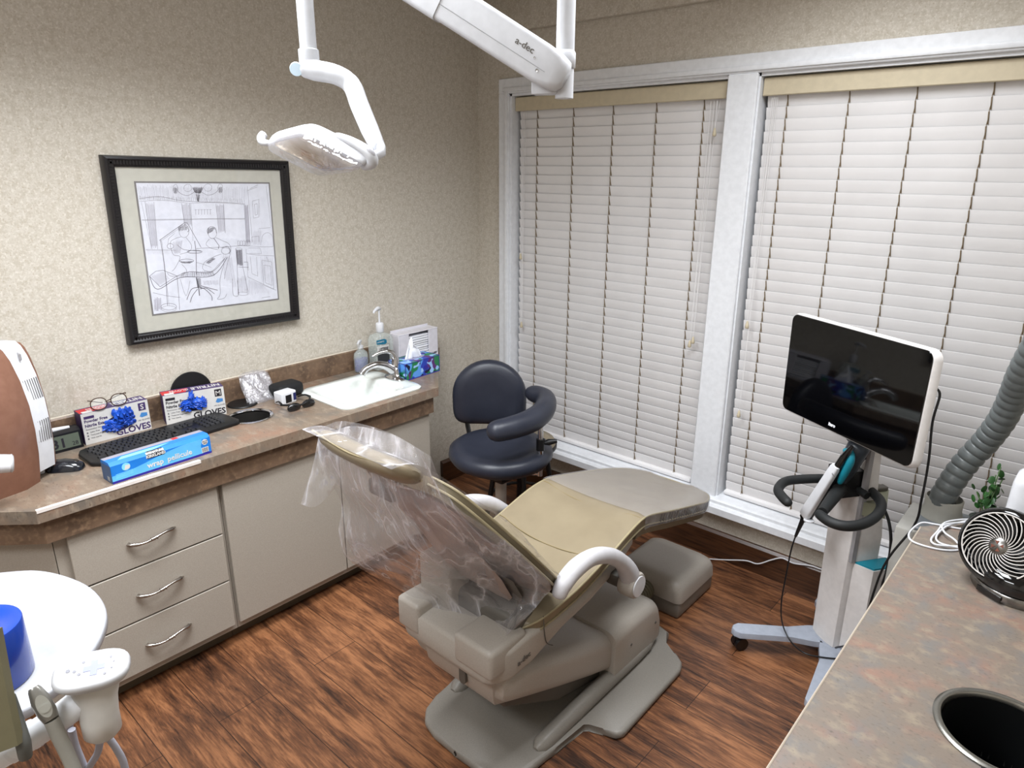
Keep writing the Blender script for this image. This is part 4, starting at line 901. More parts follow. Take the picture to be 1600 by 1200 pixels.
# seat cushion
sp = [(-1.575, .515, .160), (-1.55, .537, .190), (-1.50, .552, .213), (-1.36, .578, .226), (-1.20, .616, .227), (-1.06, .652, .224), (-.97, .662, .220), (-.90, .650, .222), (-.78, .618, .228), (-.62, .577, .232), (-.50, .545, .228), (-.42, .527, .200), (-.385, .520, .165), (-.37, .517, .12)]
def interp(T, y):
    for a, b_ in zip(T, T[1:]):
        if a[0] <= y <= b_[0]:
            k = (y-a[0])/(b_[0]-a[0]); return tuple(a[i]+(b_[i]-a[i])*k for i in range(len(a)))
    return T[0] if y < T[0][0] else T[-1]
def cush(T, th, ctr=None, nx=12, dish=.012, mi=0):
    rings = []
    for y, z, hw in T:
        ring = []
        for i in range(nx+1):
            u = -1+2*i/nx; k = abs(u)
            zz = z - dish*(1-u*u) + .006*noise.noise(V(u*2.0, y*6, 1))*(1-k**4); 
            if k > .85: zz -= .010*((k-.85)/.15)**2
            ring.append(V(CX+u*hw, y, zz))
        for i in range(4):
            ring.append(V(CX+hw*(1.0-.012*(i+1)*.5), y, z-.014-(th-.014)*(i+1)/4.5))
        for i in range(nx+1):
            u = 1-2*i/nx; ring.append(V(CX+u*hw*.93, y, z-th-.004*(1-u*u)))
        for i in range(4):
            ring.append(V(CX-hw*(1.0-.012*(4-i)*.5), y, z-.014-(th-.014)*(4-i)/4.5))
        rings.append(ring)
    return rings
def resample(T, n):
    y0, y1 = T[0][0], T[-1][0]
    P = spline([V(*t_) for t_ in T], 3); return [tuple(p) for p in P]
bm = B(); loft(bm, cush(resample(sp, 40), .058)); obj('seat_cushion', bm, tan, ch, 60)
bm = B()
for s in (-1, 1):
    pts = [V(CX+s*(hw+.0005), y, z-.012) for y, z, hw in sp]; tube(bm, pts, .0042, 8, 3)
    pts = [V(CX+s*(hw*.985), y, z-.050) for y, z, hw in sp]; tube(bm, pts, .0035, 8, 3)
tube(bm, [V(CX-.12, -.369, .505), V(CX, -.366, .505), V(CX+.12, -.369, .505)], .0042, 8, 3)
obj('piping', bm, mat('tan_piping', (150, 138, 108), .4), ch, 60)
bm = B()
for yy, amp in ((-1.22, .0), (-.98, .0)):
    P = []
    for i in range(15):
        u = -1+2*i/14; y = yy-.03*(1-u*u); _, z, hw = interp(sp, y); P.append(V(CX+u*hw*.985, y, z-.012*(1-u*u)+.0005-(.010*((abs(u)-.85)/.15)**2 if abs(u) > .85 else 0)))
    tube(bm, P, .0018, 6, 2)
obj('seam', bm, mat('seam_thread', (134, 118, 82), .6), ch, 60)
# side band of the toe board with slits, and its under-shell
bm = B(); R = []
for y, z, hw in [t_ for t_ in resample(sp, 40) if t_[0] > -1.0]:
    R.append([V(CX+a, y, z-.060-b_) for a, b_ in ((-hw*.97, 0), (hw*.97, 0), (hw*.93, .030), (hw*.6, .042), (-hw*.6, .042), (-hw*.93, .030))])
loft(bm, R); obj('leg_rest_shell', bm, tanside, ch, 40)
bm = B()
for k in range(26):
    y = -.86+k*.0185; _, z, hw = interp(sp, y)
    for s in (-1, 1): loft(bm, [[V(CX+s*(hw*.985+d_), y+q, z-.056+w_) for q, w_ in ((0, 0), (.006, .0), (.012, .036), (.006, .036))] for d_ in (-.004, .0035)])
obj('side_slits', bm, mat('tan_dark_slit', (66, 58, 40), .6), ch, 30)
# clear vinyl toe cover
bm = B(); rings = []
for y, z, hw in [t_ for t_ in resample(sp, 40) if t_[0] > -.985]:
    rings.append([V(CX+u*(hw+.006), y+.03*(1-abs(u))*0, z+.004-.012*(1-u*u)-(.009*((abs(u)-.85)/.15)**2 if abs(u) > .85 else 0)) for u in [-1+2*i/16 for i in range(17)]] )
full = [[V(CX-(ring[-1].x-CX), ring[0].y, ring[0].z-.05)]+ring+[V(ring[-1].x, ring[-1].y, ring[-1].z-.05)] for ring in rings]
full.append([V(p.x, -.358, p.z-.006) for p in full[-1]]); full.append([V(p.x, -.356, min(p.z, .47)) for p in full[-1]])
R = [[bm.verts.new(p) for p in row] for row in full]
for i in range(len(R)-1):
    for j in range(len(R[0])-1): bm.faces.new((R[i][j], R[i][j+1], R[i+1][j+1], R[i+1][j]))
obj('toe_cover', bm, toefilm, ch, 60, 'clear vinyl cover over the foot end')

# backrest : thin shell, cushion in front (+y) and hard back
bp_ = [(-1.425, .580, .150), (-1.455, .618, .215), (-1.50, .668, .243), (-1.575, .752, .250), (-1.655, .845, .243), (-1.730, .935, .222), (-1.790, 1.010, .185), (-1.815, 1.040, .150), (-1.83, 1.055, .10)]
P3 = spline([V(0, y, z) for y, z, h_ in bp_], 3); HWs = [p.x for p in spline([V(h_, 0, 0) for y, z, h_ in bp_], 3)]
T3, _ = frames(P3)
def back_ring(i, f0, f1, k=1.0, nx=10, bulge=0, kb=.985):
    p = P3[i]; t_ = T3[i]; n = V(0, -t_.z, t_.y)      # n points up / towards the patient
    if n.y < 0: n = -n
    hw = HWs[i]*k; ring = []
    for j in range(nx+1):
        u = -1+2*j/nx; ring.append(p+V(CX+u*hw, 0, 0)+n*(f1+.010*u*u-.004*(abs(u)**6)))
    for j in range(nx+1):
        u = 1-2*j/nx; ring.append(p+V(CX+u*hw*kb, 0, 0)+n*(f0+.012*u*u-bulge*(1-u*u)))
    return ring
bm = B(); loft(bm, [back_ring(i, -.034, .008, kb=.95) for i in range(len(P3))]); bm.faces.ensure_lookup_table()
for f in bm.faces:
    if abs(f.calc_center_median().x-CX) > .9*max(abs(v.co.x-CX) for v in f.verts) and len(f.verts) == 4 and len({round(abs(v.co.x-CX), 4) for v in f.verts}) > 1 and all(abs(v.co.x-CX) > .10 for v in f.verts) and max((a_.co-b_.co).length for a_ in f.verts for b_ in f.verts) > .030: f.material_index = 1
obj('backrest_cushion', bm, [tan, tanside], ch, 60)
bm = B(); loft(bm, [back_ring(i, -.040, -.0345, .93, bulge=.030*math.sin(PI*min(1, i/(len(P3)*.9))), kb=.90) for i in range(len(P3))]); obj('backrest_shell', bm, mat('chair_pink_grey_plastic', (150, 132, 124), .4), ch, 60)
bm = B()
for s in (-1, 1):
    for off in (.016, -.004): tube(bm, [P3[i]+V(CX+s*(HWs[i]+.001), 0, 0)+V(0, T3[i].z, -T3[i].y)*off*(1) for i in range(1, len(P3))], .0035, 6, 1)
obj('backrest_piping', bm, mat('tan_piping', (150, 138, 108), .4), ch, 60)
bm = B(); tube(bm, [V(CX+.170, -1.43, .583), V(CX+.225, -1.452, .606), V(CX+.252, -1.485, .64)], .011, 8, 4, rnd=2); obj('backrest_corner_trim', bm, mat('dark_brown_plastic', (40, 28, 24), .4), ch, 60)
# rear support shell behind the backrest
bm = B(); rings = []
for y, z, hw, d_ in ((-1.560, .585, .05, .02), (-1.575, .60, .10, .03), (-1.60, .64, .135, .036), (-1.655, .73, .145, .036), (-1.715, .82, .13, .030), (-1.765, .89, .10, .022), (-1.79, .925, .05, .012)):
    rings.append([V(CX+.04+hw*math.cos(2*PI*k/20), y-.72*d_*math.sin(2*PI*k/20), z-.69*d_*math.sin(2*PI*k/20)*-1) for k in range(20)])
loft(bm, rings); obj('backrest_support', bm, mat('chair_pink_grey_plastic', (150, 132, 124), .4), ch, 60)
bm = B(); rings = []
for y, z, hw, d_ in ((-1.535, .578, .06, .02), (-1.555, .60, .12, .03), (-1.59, .65, .155, .03), (-1.64, .73, .163, .028)):
    rings.append([V(CX+.05+hw*math.cos(2*PI*k/20), y-.72*d_*math.sin(2*PI*k/20), z+.69*d_*math.sin(2*PI*k/20)) for k in range(20)])
loft(bm, rings); obj('support_trim', bm, dbase, ch, 60)
# headrest on its bar
bm = B(); tube(bm, [(CX-.005, -1.80, 1.0), (CX-.005, -1.85, 1.05), (CX-.005, -1.90, 1.095)], .02, 8, 3, ry=.008); obj('headrest_bar', bm, steel, ch, 60)
bm = B(); box(bm, CX-.13, CX-.03, -1.845, -1.80, .955, 1.0, .008, 2, M=Matrix.Identity(4)); obj('headrest_lock', bm, dbase, ch)
hr = [(-1.862, 1.062), (-1.875, 1.085), (-1.90, 1.112), (-1.93, 1.137), (-1.962, 1.155), (-1.985, 1.160)]
bm = B(); rings = []
for i in range(17):
    u = -1+2*i/16; k = (1-abs(u)**5)**.5; x = CX-.005+u*.172; cz = .0
    ring = []
    cen = V(x, -1.925, 1.118+.012*(u*u)); ax = V(0, -.80, .60); nn_ = V(0, .60, .80)
    for j in range(16):
        a = 2*PI*j/16; ring.append(cen+ax*(.068*max(k, .25)*math.copysign(abs(math.cos(a))**.7, math.cos(a)))+nn_*(.026*max(k, .35)*math.copysign(abs(math.sin(a))**.8, math.sin(a))))
    rings.append(ring)
loft(bm, rings); obj('headrest', bm, tan, ch, 60)
bm = B(); tube(bm, [V(CX-.17, -1.90, 1.103), V(CX, -1.895, 1.087), V(CX+.16, -1.90, 1.105)], .0035, 6, 5); tube(bm, [V(CX-.165, -1.975, 1.165), V(CX, -1.98, 1.152), V(CX+.155, -1.972, 1.165)], .0035, 6, 5); obj('headrest_piping', bm, mat('tan_piping', (150, 138, 108), .4), ch, 60)
# armrests
for s in (1, -1):
    X0 = CX+s*.262
    P = [V(X0, -1.500, .625), V(X0, -1.478, .662), V(X0, -1.42, .686), V(X0, -1.34, .685), V(X0, -1.25, .650), V(X0, -1.17, .59), V(X0-s*.003, -1.115, .52), V(X0-s*.006, -1.095, .47)]
    bm = B(); tube(bm, P, [.020, .028, .029, .027, .026, .027, .036, .034], 14, 6, up=(0, 0, 1), rnd=2)
    for v in bm.verts: v.co.x = X0+(v.co.x-X0)*.92
    a_ = obj('armrest', bm, mat('armrest_grey_white', (196, 194, 197), .4), ch, 60)
    bm = B(); lathe(bm, [(.044, -.028), (.046, -.022), (.046, .020), (.042, .027), (.001, .029)], (X0, -1.098, .475), 28, (s, 0, 0)); obj('pivot_hub', bm, grayp, a_, 50)
    bm = B(); lathe(bm, [(.036, .0275), (.036, .032), (.001, .033)], (X0, -1.098, .475), 28, (s, 0, 0)); obj('hub_cap', bm, whitep, a_, 50)
    bm = B(); box(bm, min(X0-s*.03, X0-s*.085), max(X0-s*.03, X0-s*.085), -1.13, -1.06, .455, .50, .01, 2); obj('mount', bm, dbase, a_)
bm = B(); X_ = V(0, 1, 0); text(bm, 'a-dec', .026, (CX+.2125, -1.615, .435), (0, .94, .10), (0, -.10, .94), mi=0, bold=.0004); obj('lettering', bm, dbase, ch, 0)
bm = B(); tube(bm, [(CX+.2135, -1.505, .545), (CX+.2145, -1.50, .49), (CX+.2125, -1.485, .44), (CX+.208, -1.45, .408)], .0016, 6, 4); obj('frame_seam', bm, dbase, ch)
# power box on the floor at the foot end with its corrugated tube
pb = thing('floor_box', 'rounded grey utility box on the floor under the foot of the dental chair', 'utility box', (1.535, -.42, 0))
bm = B(); box(bm, 1.382, 1.688, -.575, -.262, .001, .075, .012, 2); obj('base', bm, baseg, pb)
bm = B(); rings = []
for z, g, r_ in ((.074, 0.004, .03), (.12, .002, .035), (.145, -.006, .04), (.16, -.022, .05), (.166, -.05, .05)): rings.append([V(p[0], p[1], z) for p in rrect(.155+g, .158+g, r_, 6, 1.535, -.4185)])
loft(bm, rings); obj('cover', bm, grayp, pb, 50)
bm = B()
for k in range(14):
    y = -.79+k*.0165; lathe(bm, [(.036, -.007), (.042, -.003), (.042, .003), (.036, .007)], (1.535+.0, y, .085), 20, (0, 1, 0))
tube(bm, [(1.535, -.795, .085), (1.535, -.575, .085)], .036, 16, 2, smooth=False); obj('corrugated_tube', bm, mat('ribbed_olive', (120, 116, 98), .5), pb, 40)

# ================================================================== PLASTIC CHAIR COVER
pcv = thing('chair_cover', 'wrinkled clear plastic bag draped over the headrest and backrest of the dental chair', 'plastic cover', (CX, -1.9, .5))
rows = [
 [(514, 676, 1.31), (545, 666, 1.38), (585, 671, 1.47), (632, 688, 1.57), (672, 712, 1.68)],
 [(512, 700, 1.31), (548, 708, 1.38), (585, 714, 1.47), (632, 728, 1.57), (688, 752, 1.69)],
 [(522, 745, 1.29), (560, 762, 1.38), (604, 776, 1.48), (655, 785, 1.60), (712, 790, 1.71)],
 [(545, 790, 1.27), (583, 805, 1.38), (632, 815, 1.50), (695, 825, 1.62), (758, 822, 1.74)],
 [(541, 838, 1.25), (592, 850, 1.37), (652, 860, 1.50), (725, 866, 1.62), (812, 862, 1.755)],
 [(560, 880, 1.25), (620, 893, 1.36), (690, 902, 1.48), (768, 905, 1.62), (864, 913, 1.765)],
 [(640, 925, 1.31), (690, 938, 1.40), (740, 944, 1.50), (798, 944, 1.62), (853, 935, 1.745)],
 [(682, 962, 1.37), (715, 978, 1.44), (748, 988, 1.52), (790, 978, 1.62), (830, 962, 1.715)],
 [(742, 1010, 1.49), (750, 1016, 1.52), (762, 1022, 1.55), (776, 1012, 1.60), (795, 995, 1.655)]]
def sheet(bm, G, ku=5, kv=5, amp=.007, seed=0, off=0):
    a = [spline(r_, ku) for r_ in G]; cols = [spline([r_[j] for r_ in a], kv) for j in range(len(a[0]))]
    n, m_ = len(cols[0]), len(cols); R = []
    for i in range(n):
        row = []
        for j in range(m_):
            p = cols[j][i]; q = V(p.x*9+seed, p.y*5, p.z*4); w_ = noise.noise(q)+.7*(1-2*abs(noise.noise(q*1.9)))+.35*(1-2*abs(noise.noise(q*4.1+V(3, 1, 2)))); e_ = min(1, min(j, m_-1-j)/3)
            dirn = V(.35, -.75, .55); row.append(bm.verts.new(p+dirn*(w_*amp*e_+off)))
        R.append(row)
    for i in range(n-1):
        for j in range(m_-1): bm.faces.new((R[i][j], R[i][j+1], R[i+1][j+1], R[i+1][j]))
    return cols
G = [[hx(*p) for p in r_] for r_ in rows]
# keep the sheet clear of the chair by easing it slightly back and up
bm = B(); sheet(bm, G, 14, 10, .011, 0, .045); obj('back_sheet', bm, film, pcv, 80)
# inner layer, hanging a little shorter
G2 = [[p+V(0, .012, -.01) for p in r_] for r_ in G[:6]]
bm = B(); sheet(bm, G2, 12, 10, .010, 5, .022); obj('inner_fold', bm, film, pcv, 80)
# front layer over headrest and the patient side of the backrest
G3 = [[V(CX+u*(.176 if i < 3 else (.20+.06*min(1, (i-2)/2))), y, z) for u in (-1, -.5, 0, .5, 1)] for i, (y, z) in enumerate(((-1.998, 1.172), (-1.94, 1.165), (-1.87, 1.118), (-1.80, 1.045), (-1.71, .960), (-1.59, .815), (-1.49, .695), (-1.42, .625)))]
bm = B(); sheet(bm, G3, 4, 4, .004, 9, .0); obj('front_sheet', bm, film, pcv, 80)
# loose tail hanging at the near top corner
G4 = [[hx(512, 690, 1.30), hx(528, 700, 1.33), hx(548, 706, 1.37)], [hx(503, 735, 1.295), hx(523, 745, 1.32), hx(541, 750, 1.35)], [hx(485, 791, 1.285), hx(508, 795, 1.31), hx(537, 768, 1.34)]]
bm = B(); sheet(bm, G4, 10, 12, .010, 13, .05); obj('loose_tail', bm, film, pcv, 80)

# ================================================================== ASSISTANT STOOL
st = V(.875, -.775, .60)
t = thing('assistant_stool', 'dark navy padded stool with round seat, backrest and curved body support beside the sink counter', 'stool', (st.x, st.y, 0))
bm = B(); lathe(bm, [(.10, -.065), (.19, -.06), (.215, -.045), (.232, -.018), (.228, .008), (.205, .024), (.16, .022), (.12, .010), (.06, .006), (.001, .006)], st, 40)
obj('seat', bm, navy, t, 70)
bm = B(); lathe(bm, [(.14, -.078), (.16, -.066)], st, 24); box(bm, st.x-.07, st.x+.07, st.y-.07, st.y+.07, .47, .525, .01, 2); obj('mechanism', bm, black, t)
bm = B(); cyl(bm, (st.x, st.y, .20), .026, .28, 20); obj('gas_lift', bm, mat('clear_grey_sleeve', (170, 160, 150), .25), t)
bm = B(); cyl(bm, (st.x, st.y, .085), .034, .13, 20)
for k in range(5):
    a = 2*PI*k/5+.175; d_ = V(math.cos(a), math.sin(a), 0); tube(bm, [V(st.x, st.y, .125)+d_*.02, V(st.x, st.y, .11)+d_*.14, V(st.x, st.y, .075)+d_*.27], [.022, .018, .015], 8, 3)
obj('star_base', bm, black, t)
for k in range(5):
    a = 2*PI*k/5+.175; p = V(st.x, st.y, 0)+V(math.cos(a), math.sin(a), 0)*.272
    bm = B(); lathe(bm, [(.010, -.014), (.026, -.012), (.027, 0), (.026, .012), (.010, .014)], p+V(0, 0, .0275), 18, (math.sin(a), -math.cos(a), 0)); cyl(bm, p+V(0, 0, .03), .009, .04, 10); obj('caster', bm, black, t)
# backrest, facing the room
bn = V(.62, -.78, 0); bx = V(.78, .62, 0); bc = V(.63, -.588, .755)
bm = B(); rings = []
for d_, sc in ((-.038, .80), (-.032, .94), (-.012, 1.0), (.010, .985), (.026, .90), (.034, .70), (.036, .35)):
    ring = []
    for k in range(36):
        a = 2*PI*k/36; cx_, sy_ = math.cos(a), math.sin(a)
        if sy_ >= 0: px_, pz_ = .178*cx_, .170*sy_+.0
        else: px_, pz_ = .178*math.copysign(abs(cx_)**.35, cx_), .150*-(abs(sy_)**.45)
        curve = .16*(px_*sc)**2*4
        ring.append(bc+bx*px_*sc+V(0, 0, pz_*sc)+bn*(d_+curve))
    rings.append(ring)
loft(bm, rings); obj('backrest', bm, navy, t, 70)
bm = B(); tube(bm, [bc-bn*.05+V(0, 0, -.02)-bx*.12, bc-bn*.06-bx*.12+V(0, 0, -.16), V(st.x-.13, st.y-.02, .53), V(st.x-.05, st.y, .51)], .012, 8, 4, ry=None); obj('back_bracket', bm, black, t)
# curved arm bolster
bm = B(); bol = [hz(840, 610, .80), hz(851, 622, .805), hz(850, 640, .80), hz(832, 656, .79), hz(800, 668, .785), hz(762, 676, .785)]
bol[0] = V(bol[0].x-.02, bol[0].y-.05, .80)
tube(bm, bol, [.038, .044, .048, .050, .048, .043], 18, 7, rnd=4); obj('body_support', bm, navy, t, 70)
pp = hz(845, 662, .76)
bm = B(); cyl(bm, (pp.x, pp.y, .52), .012, .23, 14); tube(bm, [V(pp.x, pp.y, .53), V((pp.x+st.x)/2, (pp.y+st.y)/2, .51), V(st.x+.03, st.y, .50)], .012, 10, 3); obj('support_post', bm, chrome, t, 60)
bm = B(); cyl(bm, (pp.x, pp.y, .64), .018, .05, 14); tube(bm, [V(pp.x, pp.y, .67), V(pp.x+.05, pp.y+.05, .68)], [.010, .022], 10, 2, rnd=2); obj('ratchet_knob', bm, black, t, 60)
# second stool behind, tan seat
s2 = V(.675, -.40, .455)
t = thing('doctor_stool', 'small tan-topped stool with black rim mostly hidden behind the navy stool', 'stool', (s2.x, s2.y, 0))
bm = B(); lathe(bm, [(.001, .03), (.12, .03), (.165, .024), (.172, .012), (.172, .004)], s2, 36); obj('seat', bm, tan, t, 60)
bm = B(); lathe(bm, [(.10, -.03), (.165, -.026), (.178, -.010), (.178, .006), (.168, .012)], s2, 36); obj('seat_rim', bm, black, t, 60)
for k in range(4):
    a = PI/4+PI/2*k; d_ = V(math.cos(a), math.sin(a), 0); bm = B(); tube(bm, [s2+d_*.12+V(0, 0, -.02), V(s2.x, s2.y, .012)+d_*.185], .013, 8, 1, smooth=False); obj('leg', bm, black, t)
bm = B(); tube(bm, [V(s2.x, s2.y, .16)+V(math.cos(2*PI*k/24), math.sin(2*PI*k/24), 0)*.158 for k in range(24)], .008, 8, 1, closed=True); obj('foot_ring', bm, black, t)

# ================================================================== DENTAL LIGHT
D0 = 1.45
dl = thing('dental_light', 'white ceiling-mounted examination light hanging above the dental chair', 'examination light', (1.79, -1.57, 1.93))
def P_(x, y, d=D0): return pd(x, y, d)
bm = B(); a = P_(883, 88); cyl(bm, (a.x, a.y, a.z), .0195, ZC-a.z-.001, 28); obj('ceiling_post', bm, lwhite, dl, 60)
bm = B(); lathe(bm, [(.0195, 0), (.0225, .002), (.0225, .030), (.0195, .035)], (a.x, a.y, a.z-.024), 28); obj('post_collar', bm, lwhite, dl, 60)
bm = B(); cyl(bm, (a.x, a.y, a.z-.083), .0195, .058, 28); obj('post_end', bm, lwhite, dl, 60)
tdir = (P_(473, -130, 1.48)-P_(872, 128, 1.44)).normalized(); side = V(0, 0, 1).cross(tdir).normalized(); upv = tdir.cross(side)
bm = B(); e0 = V(a.x, a.y, a.z-.055); q = e0+V(tdir.x, tdir.y, 0).normalized()*.040
Mx = Matrix((V(tdir.x, tdir.y, 0).normalized(), side, V(0, 0, 1))).transposed().to_4x4(); Mx.translation = e0
box(bm, .012, .070, -.017, .017, -.020, .030, .004, 2, M=Mx); obj('elbow_block', bm, lwhite, dl)
AL = (P_(473, -130, 1.48)-P_(872, 128, 1.44)).length
arm0 = P_(866, 112, 1.44)
def ringat(o, hw, ht, r_): return [o+side*p[0]+upv*p[1] for p in rrect(hw, ht, r_, 5)]
bm = B(); loft(bm, [ringat(arm0-tdir*.030, .018, .020, .017), ringat(arm0-tdir*.022, .022, .032, .020), ringat(arm0, .023, .038, .014), ringat(arm0+tdir*.03, .023, .040, .010), ringat(arm0+tdir*(AL*.78), .024, .042, .010)]); obj('spring_arm', bm, lwhite, dl, 40)
bm = B(); loft(bm, [ringat(arm0+tdir*(AL*.42), .026, .044, .010), ringat(arm0+tdir*(AL*.99), .026, .046, .010), ringat(arm0+tdir*(AL*1.01), .022, .040, .010)]); obj('arm_sleeve', bm, lwhite, dl, 40)
vs = -1 if side.dot(CAMP-arm0) < 0 else 1
bm = B(); tube(bm, [arm0+tdir*.012+side*vs*.0232-upv*.010, arm0+tdir*(AL*.42)+side*vs*.0242-upv*.010], .0007, 4, 1, smooth=False)
obj('arm_seam', bm, mat('seam_grey', (150, 150, 152), .5), dl)
for dd, uu, rr in ((.028, -.016, .0035), (.045, .002, .0022)):
    bm = B(); lathe(bm, [(rr, 0), (rr*.9, .0015), (.0005, .0012)], arm0+tdir*dd+side*vs*.023+upv*uu, 14, side*vs); obj('screw', bm, steel, dl)
bm = B(); text(bm, 'a-dec', .019, arm0+tdir*.098+side*vs*.0236+upv*.006, -tdir, upv, bold=.0002, sx=1.1); obj('lettering', bm, dbase, dl, 0)
# drop tube and yoke
b0 = P_(475, -45); b1 = P_(482, 78); bm = B(); top_ = V(b1.x, b1.y, (arm0+tdir*AL).z); tube(bm, [top_, b1], .0175, 24, 1, smooth=False); lathe(bm, [(.030, -.03), (.032, 0), (.028, .03)], top_+V(0, 0, 0), 24); obj('drop_tube', bm, lwhite, dl, 60)
bm = B(); lathe(bm, [(.0175, .002), (.0215, 0), (.0215, -.030), (.019, -.034)], b1, 24); obj('tube_collar', bm, lwhite, dl, 60)
yk = [P_(470, 106, 1.45), P_(492, 110, 1.45), P_(525, 117, 1.45), P_(549, 133, 1.455), P_(562, 165, 1.44), P_(578, 203, 1.42), P_(593, 236, 1.40)]
bm = B(); tube(bm, yk, [.0165, .021, .020, .020, .020, .019, .015], 14, 6, up=(.3, -.4, 1), rnd=2); obj('yoke', bm, lwhite, dl, 60)
bm = B(); f_ = P_(463, 108, 1.438); fr_ = (CAMP-f_).normalized(); lathe(bm, [(.014, 0), (.013, .002), (.001, .0025)], f_, 18, (fr_+V(-.4, .1, 0)).normalized(), sx=1.0); obj('yoke_cap', bm, mat('pearl_blue_cap', (196, 214, 226), .3), dl, 60)
# lamp head built on the plane of its lens
A_, B2, C_, D_ = P_(416, 222, 1.50), P_(475, 207, 1.36), P_(573, 252, 1.33), P_(508, 270, 1.47)
cc = (A_+B2+C_+D_)/4; ex = ((D_-A_)+(C_-B2)).normalized(); nz_ = ex.cross((B2-A_)).normalized(); nz_ = nz_ if nz_.z > 0 else -nz_; ey = nz_.cross(ex).normalized()
def skew(u, v, w_=0): # u,v in -1..1 across the head's own outline
    return cc + (D_-A_)*.5*u + (B2-A_)*.5*v + nz_*w_
def hring(s_, w_, n=8, e_=.30):
    out = []
    for k in range(4*n):
        a_ = 2*PI*k/(4*n); c_, s2_ = math.cos(a_), math.sin(a_); out.append(skew(s_*math.copysign(abs(c_)**e_, c_), s_*math.copysign(abs(s2_)**e_, s2_), w_))
    return out
bm = B(); loft(bm, [hring(1.0, -.002), hring(1.03, .002), hring(1.04, .014), hring(1.0, .024), hring(.88, .032), hring(.62, .037), hring(.3, .039)]); obj('head_shell', bm, lwhite, dl, 60)
bm = B(); loft(bm, [hring(1.0, -.003), hring(.99, -.010), hring(.90, -.020), hring(.70, -.026), hring(.35, -.029)]); obj('lens_shield', bm, lensm, dl, 60)
bm = B(); loft(bm, [hring(.86, -.004), hring(.60, .0), hring(.3, .001)], cap=True); obj('reflector', bm, mat('amber_reflector', (150, 120, 74), .18, metal=.9, c2=(206, 196, 180), nscale=18), dl, 60)
bm = B(); tube(bm, [skew(-.92, -.80, -.006), skew(-1.04, -1.06, -.004), skew(-1.10, -1.20, .008), skew(-1.10, -1.22, .022)], [.006, .008, .010, .009], 12, 5, rnd=2); obj('handle', bm, lwhite, dl, 60)
bm = B(); tube(bm, [skew(-.25, .98, .026), skew(.2, 1.06, .026), skew(.7, 1.06, .022), skew(1.08, .86, .014), skew(1.14, .45, .006)], [.005, .009, .011, .012, .009], 14, 6, rnd=3); obj('side_grip', bm, lwhite, dl, 60)
bm = B(); tube(bm, [skew(.35, 1.135, .027), skew(.7, 1.145, .024), skew(.98, 1.02, .018)], [.004, .007, .005], 12, 5, rnd=2); obj('grip_pad', bm, mat('grip_grey', (182, 182, 188), .4), dl, 60)
bm = B(); tube(bm, [P_(584, 215, 1.41), P_(596, 238, 1.39), skew(1.0, .3, .012)], .010, 10, 3); lathe(bm, [(.004, 0), (.003, .002)], P_(572, 198, 1.405), 10, (CAMP-P_(566, 198)).normalized()); obj('yoke_joint', bm, lwhite, dl, 60)

# ================================================================== RIGHT COUNTER
RC = thing('side_countertop', 'pink-brown mottled laminate countertop running along the right side of the room', 'countertop', (2.8, -1.5, H-.04))
rh = (2.782, -1.508)
bm = B(); plate(bm, [(2.492, -2.4), (RX-.002, -2.4), (RX-.002, -.635), (2.60, -.635), (2.492, -.765)], [circ(rh[0], rh[1], .101, 48)], H-.038, H)
counter2, *_ = mix_mat('laminate_counter_right', [(120, 109, 99), ((136, 108, 95), 11, 7, .48, .70, (1, 1.5, 1)), ((112, 109, 106), 13, 7, .48, .70, (1.4, 1, 1)), ((142, 130, 113), 30, 7, .52, .76, (1, 1.4, 1)), ((96, 87, 80), 120, 5, .56, .80, (1, 1.8, 1))], rough=.36, spec=.4)
obj('top', bm, counter2, RC, 30)
bm = B(); prism(bm, [(2.4905, H-.038), (2.4925, H-.038), (2.4925, H+.0005), (2.4905, H-.001)], 1, -2.4, -.766); tube(bm, [(2.4915, -2.39, H-.0005), (2.4915, -1.5, H-.0005), (2.4915, -.77, H-.0005)], .0022, 6, 2); obj('edge_strip', bm, mat('laminate_edge_light', (178, 165, 150), .35), RC)
bm = B(); lathe(bm, [(.112, .0005), (.113, .003), (.108, .006), (.100, .0045), (.0975, .0), (.0965, -.14), (.0955, -.14), (.0965, -.002)], (rh[0], rh[1], H), 64, cap=False); wc = thing('waste_chute', 'large round waste chute with a dull metal rim in the right counter', 'waste chute', (rh[0], rh[1], H-.2)); obj('rim', bm, mat('pewter_ring', (142, 140, 134), .25, metal=.9), wc, 50)
bm = B(); lathe(bm, [(.0955, -.004), (.0955, -.30), (.001, -.30), (.001, -.302), (.0965, -.302), (.0962, -.004)], (rh[0], rh[1], H), 48, cap=False); obj('chute', bm, mat('black_bin', (16, 17, 18), .35), wc)
bm = B(); box(bm, 2.815, 2.870, -1.560, -1.552, H-.10, H-.03, .002, 1); tube(bm, [(2.815, -1.55, H-.03), (2.815, -1.575, H-.03), (2.85, -1.578, H-.028)], .0022, 6, 1, smooth=False); obj('bracket', bm, black, wc)
bm = B(); box(bm, 2.763, 2.800, -1.640, -1.626, H+.0005, H+.010, .002, 1); cyl(bm, (2.800, -1.640, H+.0005), .012, .016, 20); solo('small_black_knob', bm, black, 'small black knob beside the near rim of the large round waste chute', 'knob')
t = thing('side_cabinet', 'cream base cabinet under the right countertop', 'cabinet', (2.83, -1.5, 0))
bm = B()
for a_ in ((2.535, 2.55, -2.38, -.70, .07, H-.0385), (RX-.014, RX-.002, -2.38, -.70, .07, H-.0385), (2.55, RX-.014, -2.38, -2.362, .07, H-.0385), (2.55, RX-.014, -.718, -.70, .07, H-.0385), (2.55, RX-.014, -2.362, -.718, .07, .088)): box(bm, *a_)
